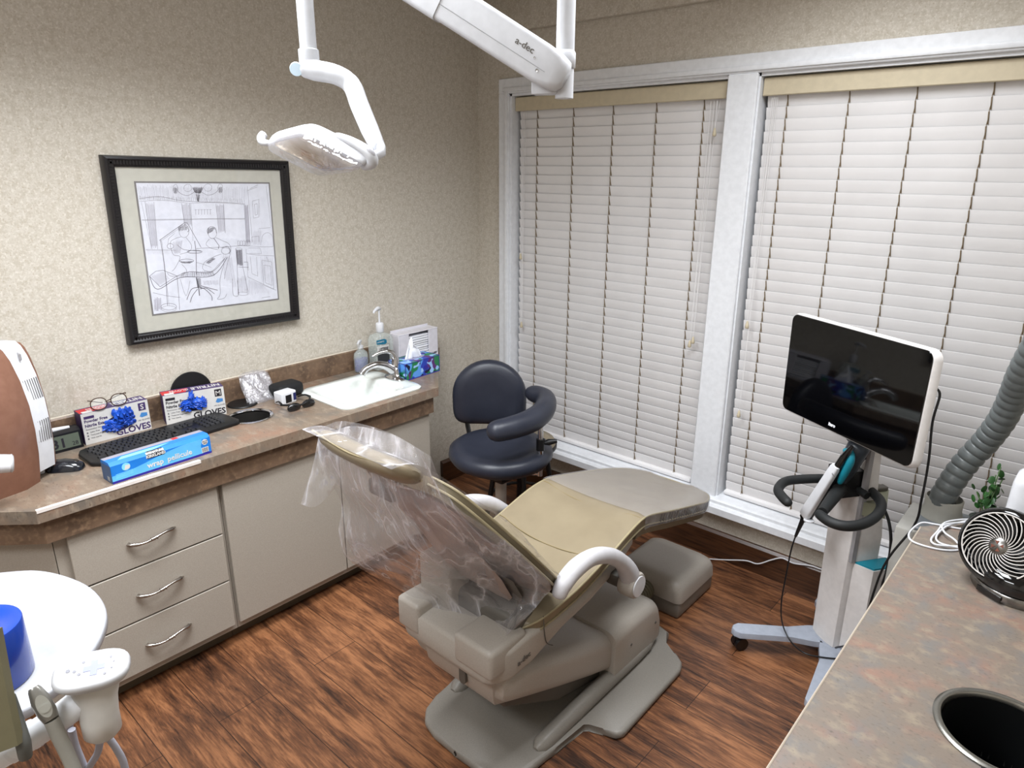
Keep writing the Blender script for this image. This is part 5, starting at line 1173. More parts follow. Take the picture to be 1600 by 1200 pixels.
box(bm, 2.60, 2.615, -2.36, -.72, 0, .0695, mi=1); obj('body', bm, [cab, cabd], t)
for k in range(3):
    y0 = -2.37+k*.556; bm = B(); box(bm, 2.515, 2.534, y0, y0+.55, .10, .77, .002, 1); obj('door', bm, cab, t)

# ----- evacuation unit at the window end with its grey hose
uc = V(2.50, -.52, .74)
t = thing('suction_unit', 'grey suction unit with a thick corrugated hose at the window end of the right counter', 'suction unit', (2.55, -.52, 0))
lg = mat('unit_light_grey', (170, 168, 162), .45)
bm = B(); box(bm, 2.405, 2.70, -.625, -.405, .03, .735, .006, 2); obj('housing', bm, lg, t)
bm = B(); box(bm, 2.45, 2.69, -.615, -.415, .7355, .748, .004, 1); obj('top_panel', bm, mat('unit_blue_grey', (122, 128, 134), .4), t)
for dx in (2.43, 2.67):
    for dy in (-.60, -.43): bm = B(); lathe(bm, [(.010, -.010), (.015, -.006), (.015, .006), (.010, .010)], (dx, dy, .015), 14, (1, 0, 0)); obj('caster', bm, black, t)
bm = B(); lathe(bm, [(.060, 0), (.058, .008), (.052, .03), (.053, .062), (.049, .066), (.047, .03), (.001, .03)], hz(1470, 806, .7485), 32); cpt = hz(1470, 806, .7485); obj('hose_collar', bm, mat('collar_grey', (150, 148, 140), .5), t, 50)
d0 = (cpt-CAMP).dot(_f)
hpts = [cpt+V(0, 0, .05), pd(1472, 780, d0-.03), pd(1484, 758, d0-.05), pd(1510, 722, d0-.08), pd(1540, 690, d0-.12), pd(1566, 655, d0-.18), pd(1584, 618, d0-.24), pd(1602, 575, d0-.32), pd(1650, 490, d0-.45)]
P = spline(hpts, 24); Ls = [0]
for a, b_ in zip(P, P[1:]): Ls.append(Ls[-1]+(b_-a).length)
T, N = frames(P); rings = []; step = .0285; Lt = Ls[-1]; i = 0; s_ = 0
bm = B()
while s_ < Lt:
    while i < len(Ls)-2 and Ls[i+1] < s_: i += 1
    k = (s_-Ls[i])/max(1e-6, Ls[i+1]-Ls[i]); p = P[i].lerp(P[i+1], k); n = N[i].lerp(N[i+1], k).normalized(); tt = T[i]; bn = tt.cross(n)
    ph = (s_ % step)/step; rr = .0325+.0050*(math.sin(PI*ph)**.6)+(.0012 if ph > .8 else 0)
    rings.append([p+n*math.cos(2*PI*j/28)*rr+bn*math.sin(2*PI*j/28)*rr for j in range(28)]); s_ += step/9
loft(bm, rings); obj('corrugated_hose', bm, hoseg, t, 70)

# ----- desk fan
fb = V(2.737, -.955, H)
t = thing('desk_fan', 'small glossy black desk fan with silver spiral grille on the right counter', 'fan', fb)
bm = B(); lathe(bm, [(.094, 0), (.096, .004), (.096, .020), (.093, .024), (.001, .024)], fb, 48); obj('base_ring', bm, steel, t, 50)
bm = B(); box(bm, -.03, .03, -.001, .003, .004, .018, .001, 1, M=Matrix.Translation(fb+V(-.048, -.0845, 0)) @ Matrix.Rotation(math.radians(-30), 4, 'Z')); obj('control_slot', bm, blackg, t)
bm = B(); lathe(bm, [(.092, .024), (.096, .03), (.097, .045), (.094, .058), (.084, .070), (.050, .078), (.001, .080)], fb, 48); obj('body', bm, blackg, t, 60)
fn = V(-.30, -.86, .38).normalized(); fcn = V(2.688, -.990, H+.1145)
fx = V(0, 0, 1).cross(fn).normalized(); fy = fn.cross(fx)
bm = B(); lathe(bm, [(.086, -.075), (.094, -.05), (.095, -.01), (.090, .006), (.083, .010), (.080, .004), (.078, -.02), (.001, -.022)], fcn, 48, fn); obj('head', bm, blackg, t, 60)
def FG(a, b_, c_=0): return fcn+fx*a+fy*b_+fn*c_
grm = mat('grille_silver', (205, 200, 196), .35, c2=(190, 186, 182))
bm = B(); tube(bm, [FG(.079*math.cos(2*PI*k/48), .079*math.sin(2*PI*k/48), .009) for k in range(48)], .0018, 8, 1, closed=True)
for k in range(28):
    a0_ = 2*PI*k/28; tube(bm, [FG((.018+.061*u)*math.cos(a0_+1.15*u), (.018+.061*u)*math.sin(a0_+1.15*u), .012+.006*math.sin(PI*u)-.004*u) for u in (0, .2, .4, .6, .8, 1)], .00125, 5, 2)
obj('spiral_grille', bm, grm, t, 60)
bm = B(); lathe(bm, [(.019, .008), (.020, .014), (.016, .017), (.001, .018)], fcn, 28, fn); obj('grille_hub', bm, steel, t, 60)
bm = B()
for k in range(4):
    a0_ = PI/2*k+.5; R_ = [FG(.004*math.cos(a0_), .004*math.sin(a0_), .0185), FG(.013*math.cos(a0_-.5), .013*math.sin(a0_-.5), .0185), FG(.014*math.cos(a0_+.2), .014*math.sin(a0_+.2), .0185)]; loft(bm, [R_, [p+fn*.0006 for p in R_]])
obj('hub_emblem', bm, mat('emblem_brown', (110, 60, 44), .4), t, 0)
bm = B()
for k in range(5):
    a0_ = 2*PI*k/5; rings = []
    for u in (0, .33, .66, 1): 
        r_ = .015+.055*u; rings.append([FG(r_*math.cos(a0_+.5*u-.3), r_*math.sin(a0_+.5*u-.3), -.004), FG(r_*math.cos(a0_+.5*u+.35), r_*math.sin(a0_+.5*u+.35), -.014), FG(r_*math.cos(a0_+.5*u+.35), r_*math.sin(a0_+.5*u+.35), -.016), FG(r_*math.cos(a0_+.5*u-.3), r_*math.sin(a0_+.5*u-.3), -.006)])
    loft(bm, rings)
obj('blades', bm, black, t, 60)

# ----- white purifier tower behind the fan
wpos = V(2.775, -.80, H)
t = thing('white_tower_appliance', 'tall white rounded appliance behind the desk fan at the right edge', 'appliance', wpos)
bm = B(); rings = []
for z, k in ((0, 1), (.01, 1.03), (.12, 1.0), (.215, .97), (.24, .92), (.252, .8), (.257, .5)): rings.append([V(wpos.x+p[0], wpos.y+p[1], H+z) for p in rrect(.105*k, .05*k, .035*k, 5)])
loft(bm, rings); obj('housing', bm, whitep, t, 60)
bm = B(); tube(bm, [(wpos.x-.075, wpos.y-.0455, H+.02), (wpos.x-.072, wpos.y-.047, H+.15), (wpos.x-.06, wpos.y-.046, H+.205), (wpos.x-.03, wpos.y-.044, H+.23)], .0015, 6, 5); obj('panel_seam', bm, mat('seam_grey', (150, 150, 152), .5), t)
bm = B(); loft(bm, [[V(wpos.x+a, wpos.y-.0512-c_, H+z) for a, z in ((-.055, .02), (.07, .02), (.07, .19), (-.03, .19), (-.05, .16))] for c_ in (0, .001)]); obj('front_panel', bm, mat('warm_white_panel', (206, 194, 184), .4), t)

# ----- potted plant
pp2 = V(2.625, -.700, H)
t = thing('potted_plant', 'small green leafy succulent behind the desk fan', 'plant', pp2)
bm = B(); lathe(bm, [(.020, 0), (.028, .004), (.034, .045), (.036, .048), (.032, .046), (.001, .042)], pp2, 24); obj('pot', bm, mat('pot_dark', (40, 44, 40), .5), t)
rnd = random.Random(11)
bm = B(); leaves = B()
tips = [pd(x_, y_, (pp2-CAMP).dot(_f)+rnd.uniform(-.03, .03)) for x_, y_ in ((1526, 768), (1530, 780), (1540, 764), (1545, 772), (1553, 752), (1556, 742), (1564, 730), (1552, 780), (1560, 768), (1538, 782), (1548, 762), (1566, 750), (1558, 757))]
for tp in tips:
    tube(bm, [pp2+V(rnd.uniform(-.01, .01), rnd.uniform(-.01, .01), .04), (pp2+V(0, 0, .06)+tp)/2, tp], .0016, 5, 4)
    for q in range(3):
        c_ = tp.lerp(pp2+V(0, 0, .05), q*.25)+V(rnd.uniform(-.012, .012), rnd.uniform(-.012, .012), rnd.uniform(-.006, .008)); dr = V(rnd.uniform(-1, 1), rnd.uniform(-1, 1), rnd.uniform(.0, .9)).normalized()
        lathe(leaves, [(.001, -.0012), (.006, -.001), (.0085, 0), (.006, .001), (.001, .0012)], c_, 12, dr, sx=1, sy=1.35)
obj('stems', bm, mat('stem_green', (62, 92, 44), .5), t); obj('leaves', leaves, green, t, 60)

# ----- white cable coil and charger
bm = B(); zc_ = H+.0035
def hzp(L, z=zc_): return [hz(x_, y_, z) for x_, y_ in L]
tube(bm, hzp([(1524, 828), (1500, 826), (1460, 819), (1440, 817), (1424, 828), (1420, 839), (1430, 848), (1460, 857), (1485, 860), (1505, 858), (1522, 852)]), .0026, 8, 6)
tube(bm, hzp([(1524, 812), (1500, 812), (1476, 817), (1465, 830), (1455, 842), (1460, 850), (1480, 853), (1508, 854), (1526, 860)], zc_+.005), .0026, 8, 6)
tube(bm, hzp([(1522, 816), (1495, 817), (1473, 821), (1476, 832), (1490, 842), (1502, 852), (1524, 856)], zc_+.009), .0026, 8, 6)
tube(bm, hzp([(1510, 814), (1480, 822), (1463, 838), (1470, 849), (1500, 856)], zc_+.006), .0026, 8, 6)
solo('charging_cable', bm, whitep, 'white cable coiled in loops on the right counter beside the desk fan', 'cable')
a1 = hz(1522, 838, H); t = thing('wall_charger', 'white rounded charger block next to the coiled white cable', 'charger', a1)
bm = B(); lathe(bm, [(.024, .001), (.030, .004), (.030, .014), (.022, .020), (.001, .021)], a1+V(.005, 0, 0), 28, sx=1.1, sy=.75); obj('body', bm, whitep, t, 60)
bm = B(); box(bm, -.02, .03, -.010, .010, 0, .014, .003, 2, M=Matrix.Translation(hz(1518, 866, H+.0005)) @ Matrix.Rotation(-.5, 4, 'Z')); solo('cable_plug', bm, whitep, 'white plug end of the cable lying against the base of the desk fan', 'plug')
bm = B(); box(bm, -.012, .016, -.012, .012, 0, .016, .003, 2, M=Matrix.Translation(hz(1526, 818, H+.0005)) @ Matrix.Rotation(.4, 4, 'Z')); solo('cable_plug', bm, whitep, 'white plug block at the window side of the cable coil', 'plug')

# ================================================================== SCANNER CART
Fd = V(-.5645, -.8254, 0); Rd = V(.8254, -.5645, 0)
cb = V(2.207, -.418, 0)
sc = thing('scanner_cart', 'wheeled white scanner cart with a large black touchscreen standing by the window', 'scanner cart', (cb.x, cb.y, 0))
def CF(r_, f_, z): return cb+Rd*r_+Fd*f_+V(0, 0, z)
# base legs, star
bm = B()
def leg(bm, p, w0=.055, w1=.032):
    p = Vector(p); c_ = cb-Fd*.07; d_ = (p-V(c_.x, c_.y, p.z)); d_.z = 0; L = d_.length; d_.normalize(); n = V(-d_.y, d_.x, 0)
    o = V(c_.x, c_.y, 0)
    pts = [o+n*w0, o+d_*.10+n*w0*.9, o+d_*.18+n*w1, p+n*w1, p+d_*.02+n*w1*.6, p+d_*.027, p+d_*.02-n*w1*.6, p-n*w1, o+d_*.18-n*w1, o+d_*.10-n*w0*.9, o-n*w0]
    pts = [V(q.x, q.y, 0) for q in pts]; loft(bm, [[q+V(0, 0, .070) for q in pts], [q+V(0, 0, .088) for q in pts], [V(*( (q-(o+d_*L/2))*.985+(o+d_*L/2)))+V(0, 0, .093) for q in pts]])
LP_ = [(1.945, -.575, .07), (2.30, -.775, .07), (2.40, -.245, .07), (2.13, -.175, .07)]
for k, p in enumerate(LP_):
    bm = B(); leg(bm, p); obj('leg', bm, silver, sc, 40)
bm = B(); plate(bm, [(cb.x-Fd.x*.07+.088*math.cos(2*PI*k/24), cb.y-Fd.y*.07+.088*math.sin(2*PI*k/24)) for k in range(24)], [], .0695, .0935); obj('base_hub', bm, silver, sc)
for p in LP_:
    bm = B(); q = V(p[0], p[1], 0); cyl(bm, q+V(0, 0, .045), .014, .026, 14)
    for s in (-1, 1): lathe(bm, [(.010, -.009), (.026, -.008), (.0275, 0), (.026, .008), (.010, .009)], q+Rd*s*.013+V(0, 0, .028)-Fd*.01, 20, Rd)
    box(bm, -.007, .007, -.02, .02, .03, .060, .004, 2, M=Matrix.Translation(q) @ Matrix.Rotation(math.atan2(Rd.y, Rd.x), 4, 'Z')); obj('caster', bm, black, sc, 50)
# column: curved front plate, side box
bm = B()
def colring(z, wl, wr, dep, bow): return [CF(-wl, 0, z), CF(-wl*.4, bow, z), CF(wr*.4, bow, z), CF(wr, 0, z), CF(wr+.01, -.03, z), CF(wr+.008, -dep, z), CF(-wl, -dep, z), CF(-wl-.006, -.03, z)]
loft(bm, [colring(.094, .058, .055, .12, .008), colring(.35, .062, .055, .12, .006), colring(.55, .066, .055, .12, .003), colring(.70, .070, .050, .10, .0), colring(.715, .066, .046, .09, .0)]); obj('column', bm, cover_white, sc, 25)
bm = B(); loft(bm, [[CF(.064, -.02, z), CF(.064, -.155, z), CF(.125, -.165, z), CF(.125, -.05, z)] for z in (.10, .455)]); obj('side_pod', bm, cover_white, sc, 25)
bm = B(); loft(bm, [[CF(.066, -.024, z), CF(.066, -.150, z), CF(.122, -.160, z), CF(.122, -.054, z)] for z in (.4555, .462)]); obj('pod_lid', bm, teal, sc, 25)
bm = B(); loft(bm, [[CF(.055, -.002, z), CF(.055, -.018, z), CF(.0675, -.022, z), CF(.0675, -.005, z)] for z in (.46, .90)] ); obj('edge_rail', bm, mat('rail_grey', (150, 148, 150), .4), sc, 25)
bm = B(); loft(bm, [[CF(-.02, -.02, .70), CF(.062, -.01, .70), CF(.062, -.07, .70), CF(-.02, -.07, .70)], [CF(.035, -.02, .90), CF(.064, -.01, .90), CF(.064, -.05, .90), CF(.035, -.05, .90)]]); obj('column_neck', bm, cover_white, sc, 25)
ZR = .735
# black hub between column and handle
bm = B(); loft(bm, [[CF(-.03, .07, z), CF(.05, .07, z), CF(.05, -.03, z), CF(-.03, -.03, z)] for z in (.715, .81)]); obj('handle_hub', bm, black, sc, 25)
ring = [hz(x_, y_, ZR) for x_, y_ in ((1234, 788), (1222, 776), (1216, 765), (1226, 753), (1250, 749), (1290, 748), (1330, 752), (1356, 764), (1376, 784), (1372, 803), (1350, 818), (1322, 822), (1296, 815), (1276, 800))]
bm = B(); tube(bm, ring, .0165, 14, 6, rnd=3); obj('ring_handle', bm, rubber, sc, 60)
bm = B(); tube(bm, [CF(.0, .02, .75), (hz(1290, 795, ZR)+CF(0, .02, .75))/2, hz(1285, 800, ZR)], [.030, .022, .016], 10, 3, ry=None); tube(bm, [CF(.04, .0, .74), hz(1355, 775, ZR)], .014, 8, 1, smooth=False); tube(bm, [CF(-.02, .0, .745), hz(1310, 750, ZR)], .013, 8, 1, smooth=False); obj('handle_bracket', bm, rubber, sc, 50)
# screen
SN = V(-.56, -.82, .12).normalized(); SP = hy(1345, 610, -.52)
c4 = [hp(x_, y_, SP, SN) for x_, y_ in ((1240, 489), (1462, 550), (1423, 733), (1222, 637))]   # TL TR BR BL
SC_ = sum(c4, V(0, 0, 0))/4
SX = ((c4[1]-c4[0])+(c4[2]-c4[3])).normalized(); SY = SN.cross(SX).normalized(); SX = SY.cross(SN).normalized()
sw = ((c4[1]-c4[0]).length+(c4[2]-c4[3]).length)/4; sh = ((c4[0]-c4[3]).length+(c4[1]-c4[2]).length)/4
def SFq(u, v, w_=0):   # bilinear in the measured outline, lifted along the screen normal
    u2, v2 = (u+1)/2, (v+1)/2; return c4[3]*(1-u2)*(1-v2)+c4[2]*u2*(1-v2)+c4[1]*u2*v2+c4[0]*(1-u2)*v2+SN*w_
def sring2(kx, ky, r_, w_): return [SFq(p[0]/sw, p[1]/sh, w_) for p in rrect(sw*kx, sh*ky, r_, 6)]
bm = B(); loft(bm, [sring2(.985, .98, .024, -.001), sring2(.995, .992, .026, .001), sring2(.99, .985, .025, .003)]); obj('screen', bm, mat('black_screen_glass', (3, 3, 4), .04, spec=.42), sc, 40)
bm = B(); loft(bm, [sring2(1.0, 1.0, .028, -.0015), sring2(1.018, 1.025, .032, -.010), sring2(1.02, 1.03, .034, -.028), sring2(.97, .95, .05, -.040), sring2(.6, .5, .05, -.046)]); obj('screen_housing', bm, cover_white, sc, 50)
bm = B(); text(bm, 'itero', .0165, SFq(-.11, -.905, .0032), SX, SY, mi=0, align='CENTER', bold=.0006); obj('lettering', bm, paper, sc, 0)
bm = B(); tube(bm, [SC_-SN*.040-SY*.05, SC_-SN*.055-SY*.16, CF(.04, -.02, .86)], [.03, .022, .02], 12, 4); obj('screen_arm', bm, mat('arm_dark_blue_grey', (56, 66, 78), .35), sc, 60)
# cradle + teal insert + wand
def WP(x_, y_, f_=0): return hp(x_, y_, cb+Fd*(.06+f_)+V(0, 0, .8), Fd+V(0, 0, .1))
bm = B(); tube(bm, [WP(1346, 690), WP(1328, 722), WP(1308, 752), WP(1296, 770)], [.036, .034, .030, .024], 14, 4, ry=None, rnd=1); obj('neck_cover', bm, mat('neck_slate', (44, 50, 58), .35), sc, 60)
bm = B(); tube(bm, [WP(1318, 703, .034), WP(1328, 708, .036), WP(1328, 722, .036), WP(1318, 742, .034), WP(1311, 756, .030)], [.007, .013, .014, .013, .008], 12, 5, rnd=2); obj('cradle_insert', bm, teal, sc, 60)
bm = B(); tube(bm, [WP(1318, 713, .052), WP(1306, 734, .054)], [.010, .014], 12, 1, smooth=False, rnd=0); obj('wand_tip', bm, blackg, sc, 60)
wt = thing('scanner_wand', 'white and black handheld scanner resting in the teal cradle of the cart', 'scanner', WP(1290, 765, .05))
bm = B(); w0, w1 = WP(1308, 728, .058), WP(1258, 806, .050); dw = (w1-w0).normalized(); wn = Fd; wx = dw.cross(wn).normalized(); wn = wx.cross(dw)
def wring(p, hw, hh, r_=.006): return [p+wx*q[0]+wn*q[1] for q in rrect(hw, hh, r_, 3)]
bm = B(); loft(bm, [wring(w0+wn*.004, .014, .008), wring(w0.lerp(w1, .05)+wn*.004, .017, .010), wring(w0.lerp(w1, .95)+wn*.004, .021, .011), wring(w1+wn*.004, .020, .009)]); obj('white_shell', bm, whitep, wt, 50)
bm = B(); loft(bm, [wring(w0-wn*.009, .014, .006), wring(w0.lerp(w1, .5)-wn*.010, .019, .009), wring(w1-wn*.008, .021, .009), wring(w1+dw*.014-wn*.004, .018, .011), wring(w1+dw*.022-wn*.004, .012, .008)]); obj('black_shell', bm, black, wt, 50)
bm = B(); loft(bm, [wring(w0+dw*.0-wn*.006, .013, .010), wring(w0-dw*.05-wn*.008, .011, .009), wring(w0-dw*.09-wn*.010, .007, .006)]); obj('nozzle', bm, blackg, wt, 50)
bm = B(); text(bm, 'itero', .008, w0.lerp(w1, .10)+wn*.0155-wx*.010, wx if wx.dot(_r) > 0 else -wx, -dw, mi=0); obj('lettering', bm, ink, wt, 0)
cpl = w1+dw*.02
bm = B(); tube(bm, [cpl, cpl+V(-.004, 0, -.02), hp(1243, 838, cpl, Fd)], [.009, .008, .005], 10, 4)
tube(bm, [hp(1243, 838, cpl, Fd), hp(1236, 860, cpl, Fd), hp(1228, 900, cpl, Fd), hp(1221, 940, cpl, Fd), hp(1222, 972, cpl, Fd), hp(1234, 1000, cpl-Fd*.0, Fd), hz(1256, 1020, .098), hz(1285, 1027, .098), hz(1318, 1030, .098)], .0028, 8, 6); obj('cable', bm, black, wt, 60)
bm = B(); lathe(bm, [(.012, -.003), (.018, -.002), (.018, .002), (.012, .003)], hp(1264, 813, cpl, Fd), 20, (0, 0, 1)); obj('wand_rest', bm, whitep, sc, 50)
# cables behind the screen
ck_ = c4[1].lerp(c4[2], .30)-SN*.03
bm = B(); tube(bm, [ck_, ck_+V(.012, .0, -.02), hp(1457, 660, ck_, Fd), hp(1451, 720, ck_, Fd), hp(1440, 780, ck_, Fd), hp(1428, 822, ck_, Fd), V(2.40, -.655, .60), V(2.36, -.62, .3), V(2.27, -.48, .12)], .0035, 8, 6); obj('power_cable', bm, black, sc, 60)
cl_ = CF(.05, -.05, .86)
bm = B(); tube(bm, [CF(.045, -.04, .90), hp(1352, 752, cl_, Fd), hp(1372, 778, cl_, Fd), hp(1388, 812, cl_, Fd), hp(1392, 850, cl_, Fd), hp(1386, 890, cl_, Fd), hp(1378, 920, cl_, Fd), CF(.09, -.17, .3), CF(.04, -.13, .12)], .005, 8, 6); obj('loop_cable', bm, black, sc, 60)
bm = B(); q_ = [hp(x_, y_, CF(0, -.16, .7), (0, 0, 1)) for x_, y_ in ((1338, 752), (1368, 752), (1389, 766), (1386, 790), (1350, 785))]; loft(bm, [[p-V(0, 0, .05) for p in q_], q_]); obj('rear_tray', bm, mat('tray_olive_grey', (128, 128, 108), .5), sc, 25)
bm = B(); box(bm, -.015, .015, -.10, .0, .70, .715, .003, 1, M=Matrix.Translation((cb-Fd*.06)) @ Matrix.Rotation(math.atan2(-Fd.x, Fd.y), 4, 'Z')); obj('tray_bracket', bm, dbase, sc)

# ----- white lead along the baseboard
bm = B()
wl = [V(1.40, -.10, .012), V(1.47, -.095, .006), V(1.56, -.07, .006), V(1.64, -.045, .02), hy(1165, 876, -.032), hy(1184, 881, -.032), hy(1205, 875, -.030), hy(1222, 872, -.030), hy(1240, 880, -.030), V(2.02, -.026, .1425), V(2.09, -.020, .150), hy(1330, 872, -.012), hy(1350, 862, -.012), V(2.30, -.012, .245), V(2.42, -.03, .24)]
tube(bm, wl, .0032, 8, 6); solo('white_lead', bm, whitep, 'white cable trailing along the dark baseboard under the windows', 'cable')

# ================================================================== DELIVERY UNIT (lower left)
ZT = .97
du = thing('delivery_unit', 'white dental delivery unit with a round worktop and control pad in the lower left corner', 'delivery unit', (1.33, -2.8, 0))
op = [hz(x_, y_, ZT) for x_, y_ in ((0, 893), (35, 890), (70, 891), (105, 899), (135, 912), (155, 928), (165, 948), (165, 968), (158, 992), (143, 1018), (122, 1043), (95, 1066), (62, 1090), (30, 1108), (0, 1122))]
op = [(p.x, p.y) for p in op]; op += [(1.60, -2.86), (1.50, -3.0), (1.33, -3.06), (1.16, -3.0), (1.05, -2.88), (1.03, -2.74)]
op = [(p.x, p.y) for p in spline([V(a, b_, 0) for a, b_ in op[::2]], 6, True)]
def cpoly(bm, pts, z0, z1, r=.006):
    c_ = V(sum(p[0] for p in pts)/len(pts), sum(p[1] for p in pts)/len(pts), 0)
    def off(d_, z): return [V(p[0], p[1], z)+(c_-V(p[0], p[1], 0)).normalized()*d_ for p in pts]
    loft(bm, [off(r, z0), off(r*.3, z0+r*.5), off(0, z0+r), off(0, z1-r), off(r*.3, z1-r*.4), off(r, z1)])
bm = B(); cpoly(bm, op, ZT-.022, ZT, .005); obj('worktop', bm, mat('worktop_white', (166, 167, 172), .3), du, 50)
bm = B(); lathe(bm, [(.001, .0), (.05, .0), (.12, .03), (.125, .08), (.11, .10)], (1.36, -2.78, ZT-.125), 32); obj('worktop_support', bm, mat('under_grey', (150, 148, 142), .5), du, 60)
bm = B(); cyl(bm, (1.33, -2.8, .03), .035, .82, 28); lathe(bm, [(.20, .001), (.21, .008), (.20, .03), (.05, .04)], (1.33, -2.8, 0), 40); obj('pedestal', bm, white, du, 60)
# horizontal arm carrying the instrument holders and the control pad
q0, q1, q2, q3 = pd(-90, 1226, .93), pd(0, 1180, .93), pd(90, 1123, .955), pd(140, 1085, .975)
bm = B(); tube(bm, [V(1.40, -2.80, .90), q0+V(-.06, -.0, -.05), q0, q1, q2, q3], [.03, .022, .0185, .0185, .019, .021], 22, 6); obj('holder_arm', bm, white, du, 60)
for a_, b_ in ((.15, .24), (.52, .62)):
    c1_, c2_ = q1.lerp(q2, a_), q1.lerp(q2, b_); bm = B(); tube(bm, [c1_, c2_], [.0205, .0205], 22, 1, smooth=False); obj('arm_collar', bm, whitep, du, 60)
# control pad: stem cup + tilted oval head
st0 = pd(158, 1128, .975); hd = pd(143, 1047, .955)
hx_ = (pd(190, 1030, .965)-pd(98, 1058, .945)).normalized(); hn_ = (V(-.05, -.10, 1.0)+(CAMP-hd).normalized()*.55).normalized(); hy_ = hn_.cross(hx_).normalized(); hx_ = hy_.cross(hn_)
def ov(c_, a_, b_, n=28, e_=.75): return [c_+hx_*a_*math.copysign(abs(math.cos(2*PI*k/n))**e_, math.cos(2*PI*k/n))+hy_*b_*math.copysign(abs(math.sin(2*PI*k/n))**e_, math.sin(2*PI*k/n)) for k in range(n)]
bm = B(); loft(bm, [ov(hd-hn_*.020, .030, .022), ov(hd-hn_*.012, .044, .027), ov(hd-hn_*.003, .0485, .0305), ov(hd+hn_*.002, .0475, .0295), ov(hd+hn_*.0045, .044, .026)]); obj('control_pad', bm, mat('pad_white', (182, 182, 184), .35), du, 60)
pdn = B(); 
def pdecal(bm, pts, mi=0): loft(bm, [[hd+hx_*a_+hy_*b_+hn_*.0046 for a_, b_ in pts], [hd+hx_*a_+hy_*b_+hn_*.0050 for a_, b_ in pts]], mi=mi)
w_ = .0042; L_ = .012; pdecal(pdn, [(x_+.004, y_) for x_, y_ in ((-w_, -L_), (w_, -L_), (w_, -w_), (L_*1.1, -w_), (L_*1.1, w_), (w_, w_), (w_, L_), (-w_, L_), (-w_, w_), (-L_*1.1, w_), (-L_*1.1, -w_), (-w_, -w_))])
for a_, b_, s_ in ((-.028, .003, .0028), (-.020, .0, .0022), (-.014, -.006, .0022), (-.010, .012, .002), (.024, .012, .0018), (.028, .004, .0015), (.026, -.006, .0015), (.018, -.013, .0018)): pdecal(pdn, [(a_+s_*math.cos(2*PI*k/8), b_+s_*math.sin(2*PI*k/8)) for k in range(8)], 1)
obj('pad_symbols', pdn, [mat('symbol_lilac', (128, 132, 172), .4), mat('symbol_grey', (120, 120, 128), .4)], du, 0)
dn = V(.02, 0, -1).normalized()
bm = B(); loft(bm, [ov(hd-hn_*.016, .034, .023), [ (hd-hn_*.016).lerp(st0, .45)+hx_*.026*math.cos(2*PI*k/28)+hy_*.020*math.sin(2*PI*k/28) for k in range(28)], [st0+V(0, 0, .012)+V(.0245*math.cos(2*PI*k/28+.75), .0245*math.sin(2*PI*k/28+.75), 0) for k in range(28)], [st0-V(0, 0, .014)+V(.0245*math.cos(2*PI*k/28+.75), .0245*math.sin(2*PI*k/28+.75), 0) for k in range(28)], [st0-V(0, 0, .022)+V(.018*math.cos(2*PI*k/28+.75), .018*math.sin(2*PI*k/28+.75), 0) for k in range(28)]]); obj('pad_stem', bm, mat('stem_warm_white', (190, 186, 180), .4), du, 60)
# tubing loops under the pad
for pts in (((157, 1150), (153, 1175), (140, 1198), (128, 1225), (100, 1260)), ((166, 1148), (182, 1170), (194, 1195), (196, 1230), (170, 1275)), ((112, 1140), (118, 1165), (130, 1195), (140, 1225), (120, 1262)), ((106, 1090), (112, 1110), (108, 1140), (112, 1160))):
    bm = B(); tube(bm, [pd(x_, y_, 1.0+.01*k) for k, (x_, y_) in enumerate(pts)], .0052, 10, 6); obj('tubing', bm, tubeg, du, 60)
# dark holder fork and beige panel at the very left
P4_ = [pd(x_, y_, d_) for x_, y_, d_ in ((-160, 990, .88), (-7, 985, .88), (14, 1100, .88), (28, 1165, .88), (-130, 1225, .88))]
nn2 = (P4_[1]-P4_[0]).cross(P4_[3]-P4_[0]).normalized(); nn2 = nn2 if nn2.dot(CAMP-P4_[0]) > 0 else -nn2
bm = B(); loft(bm, [[p-nn2*.012 for p in P4_], P4_]); obj('side_panel', bm, olive, du, 20)
bm = B(); tube(bm, [pd(20, 1085, .90), pd(28, 1120, .90), pd(36, 1160, .895), pd(40, 1183, .90)], [.003, .006, .009, .008], 10, 4); obj('holder_fork', bm, mat('fork_dark_grey', (84, 84, 80), .4), du, 60)
bm = B(); tube(bm, [pd(80, 1120, .945), pd(92, 1148, .95)], .0085, 12, 1, smooth=False); obj('syringe_holder', bm, dbase, du, 60)
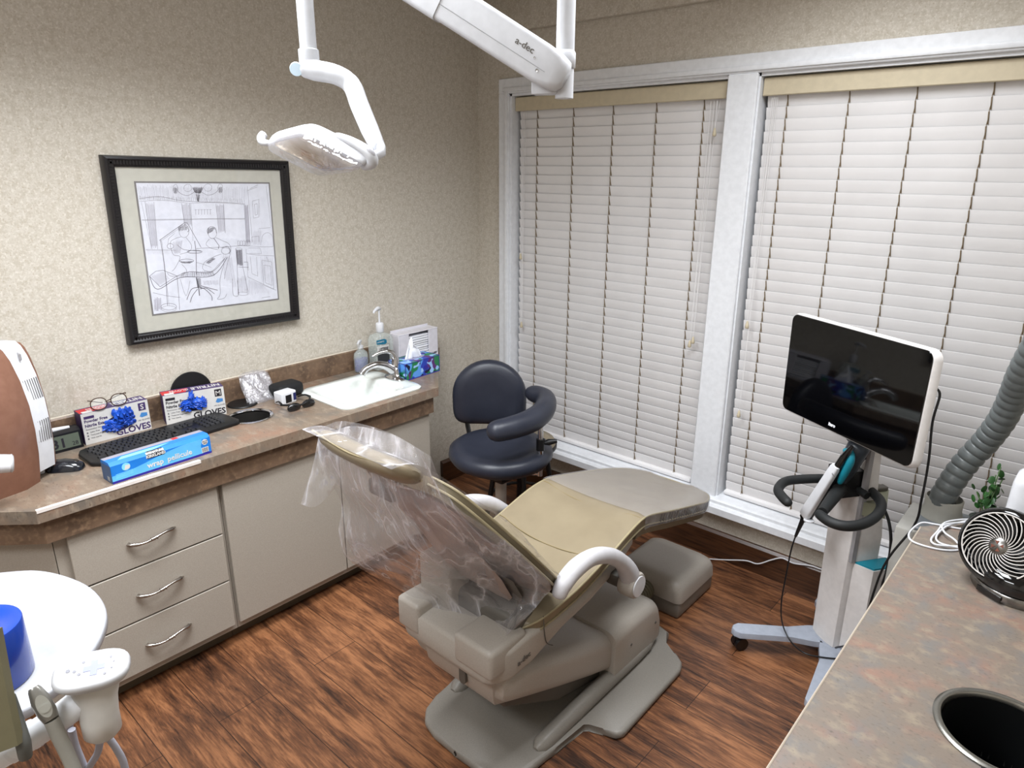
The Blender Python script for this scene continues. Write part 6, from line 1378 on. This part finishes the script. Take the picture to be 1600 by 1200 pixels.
# syringe
s0, s1 = pd(54, 1078, .915), pd(80, 1124, .925); sd = (s1-s0).normalized(); sn_ = (CAMP-s0).normalized(); sx_ = sd.cross(sn_).normalized()
ws = thing('air_water_syringe', 'grey air and water syringe with an oval button hooked over the holder arm', 'syringe', s0)
bm = B()
def sr_(k, hw, hh): p = s0.lerp(s1, k); return [p+sx_*q[0]+sn_*q[1] for q in rrect(hw, hh, min(hw, hh)*.9, 4)]
loft(bm, [sr_(-.08, .006, .005), sr_(0, .008, .008), sr_(.35, .0115, .010), (sr_(.75, .0115, .010)), sr_(1.0, .0095, .009)]); obj('body', bm, mat('syringe_metal', (140, 138, 132), .3, metal=.5), ws, 60)
bm = B(); c_ = s0.lerp(s1, .55)+sn_*.0102; loft(bm, [[c_+sd*.017*math.cos(2*PI*k/24)+sx_*.0078*math.sin(2*PI*k/24)+sn_*h_ for k in range(24)] for h_ in (-.001, .0012)]); obj('button_plate', bm, mat('button_pale', (176, 176, 168), .35), ws, 50)
bm = B(); c_ = s0.lerp(s1, .62)+sn_*.0114; loft(bm, [[c_+sd*.006*math.cos(2*PI*k/20)+sx_*.006*math.sin(2*PI*k/20)+sn_*h_ for k in range(20)] for h_ in (0, .0014)]); obj('round_button', bm, mat('button_pale', (176, 176, 168), .35), ws, 50)
bm = B(); tube(bm, [s1, pd(92, 1150, .93), pd(107, 1182, .935), pd(120, 1215, .94), pd(128, 1260, .96)], [.0092, .0095, .009, .0085, .0085], 14, 5); obj('hose', bm, warmgrey, ws, 60)
# barrier-film roll
tr = V(1.485, -2.712, ZT)
t = thing('barrier_film_roll', 'roll of bright blue adhesive barrier film standing on the round white worktop', 'tape roll', tr)
bm = B(); lathe(bm, [(.030, .001), (.062, .001), (.063, .003), (.063, .103), (.062, .105), (.031, .105), (.030, .104)], tr, 48, cap=False); R0 = bm
obj('film_wrap', bm, mat('barrier_blue', (26, 70, 168), .25, c2=(20, 56, 150), nscale=3, coat=.4), t, 50)
bm = B(); lathe(bm, [(.0295, .0), (.0298, .106), (.026, .106), (.0258, .0)], tr, 40, cap=False); obj('core', bm, mat('core_white_blue', (186, 200, 222), .4), t, 50)
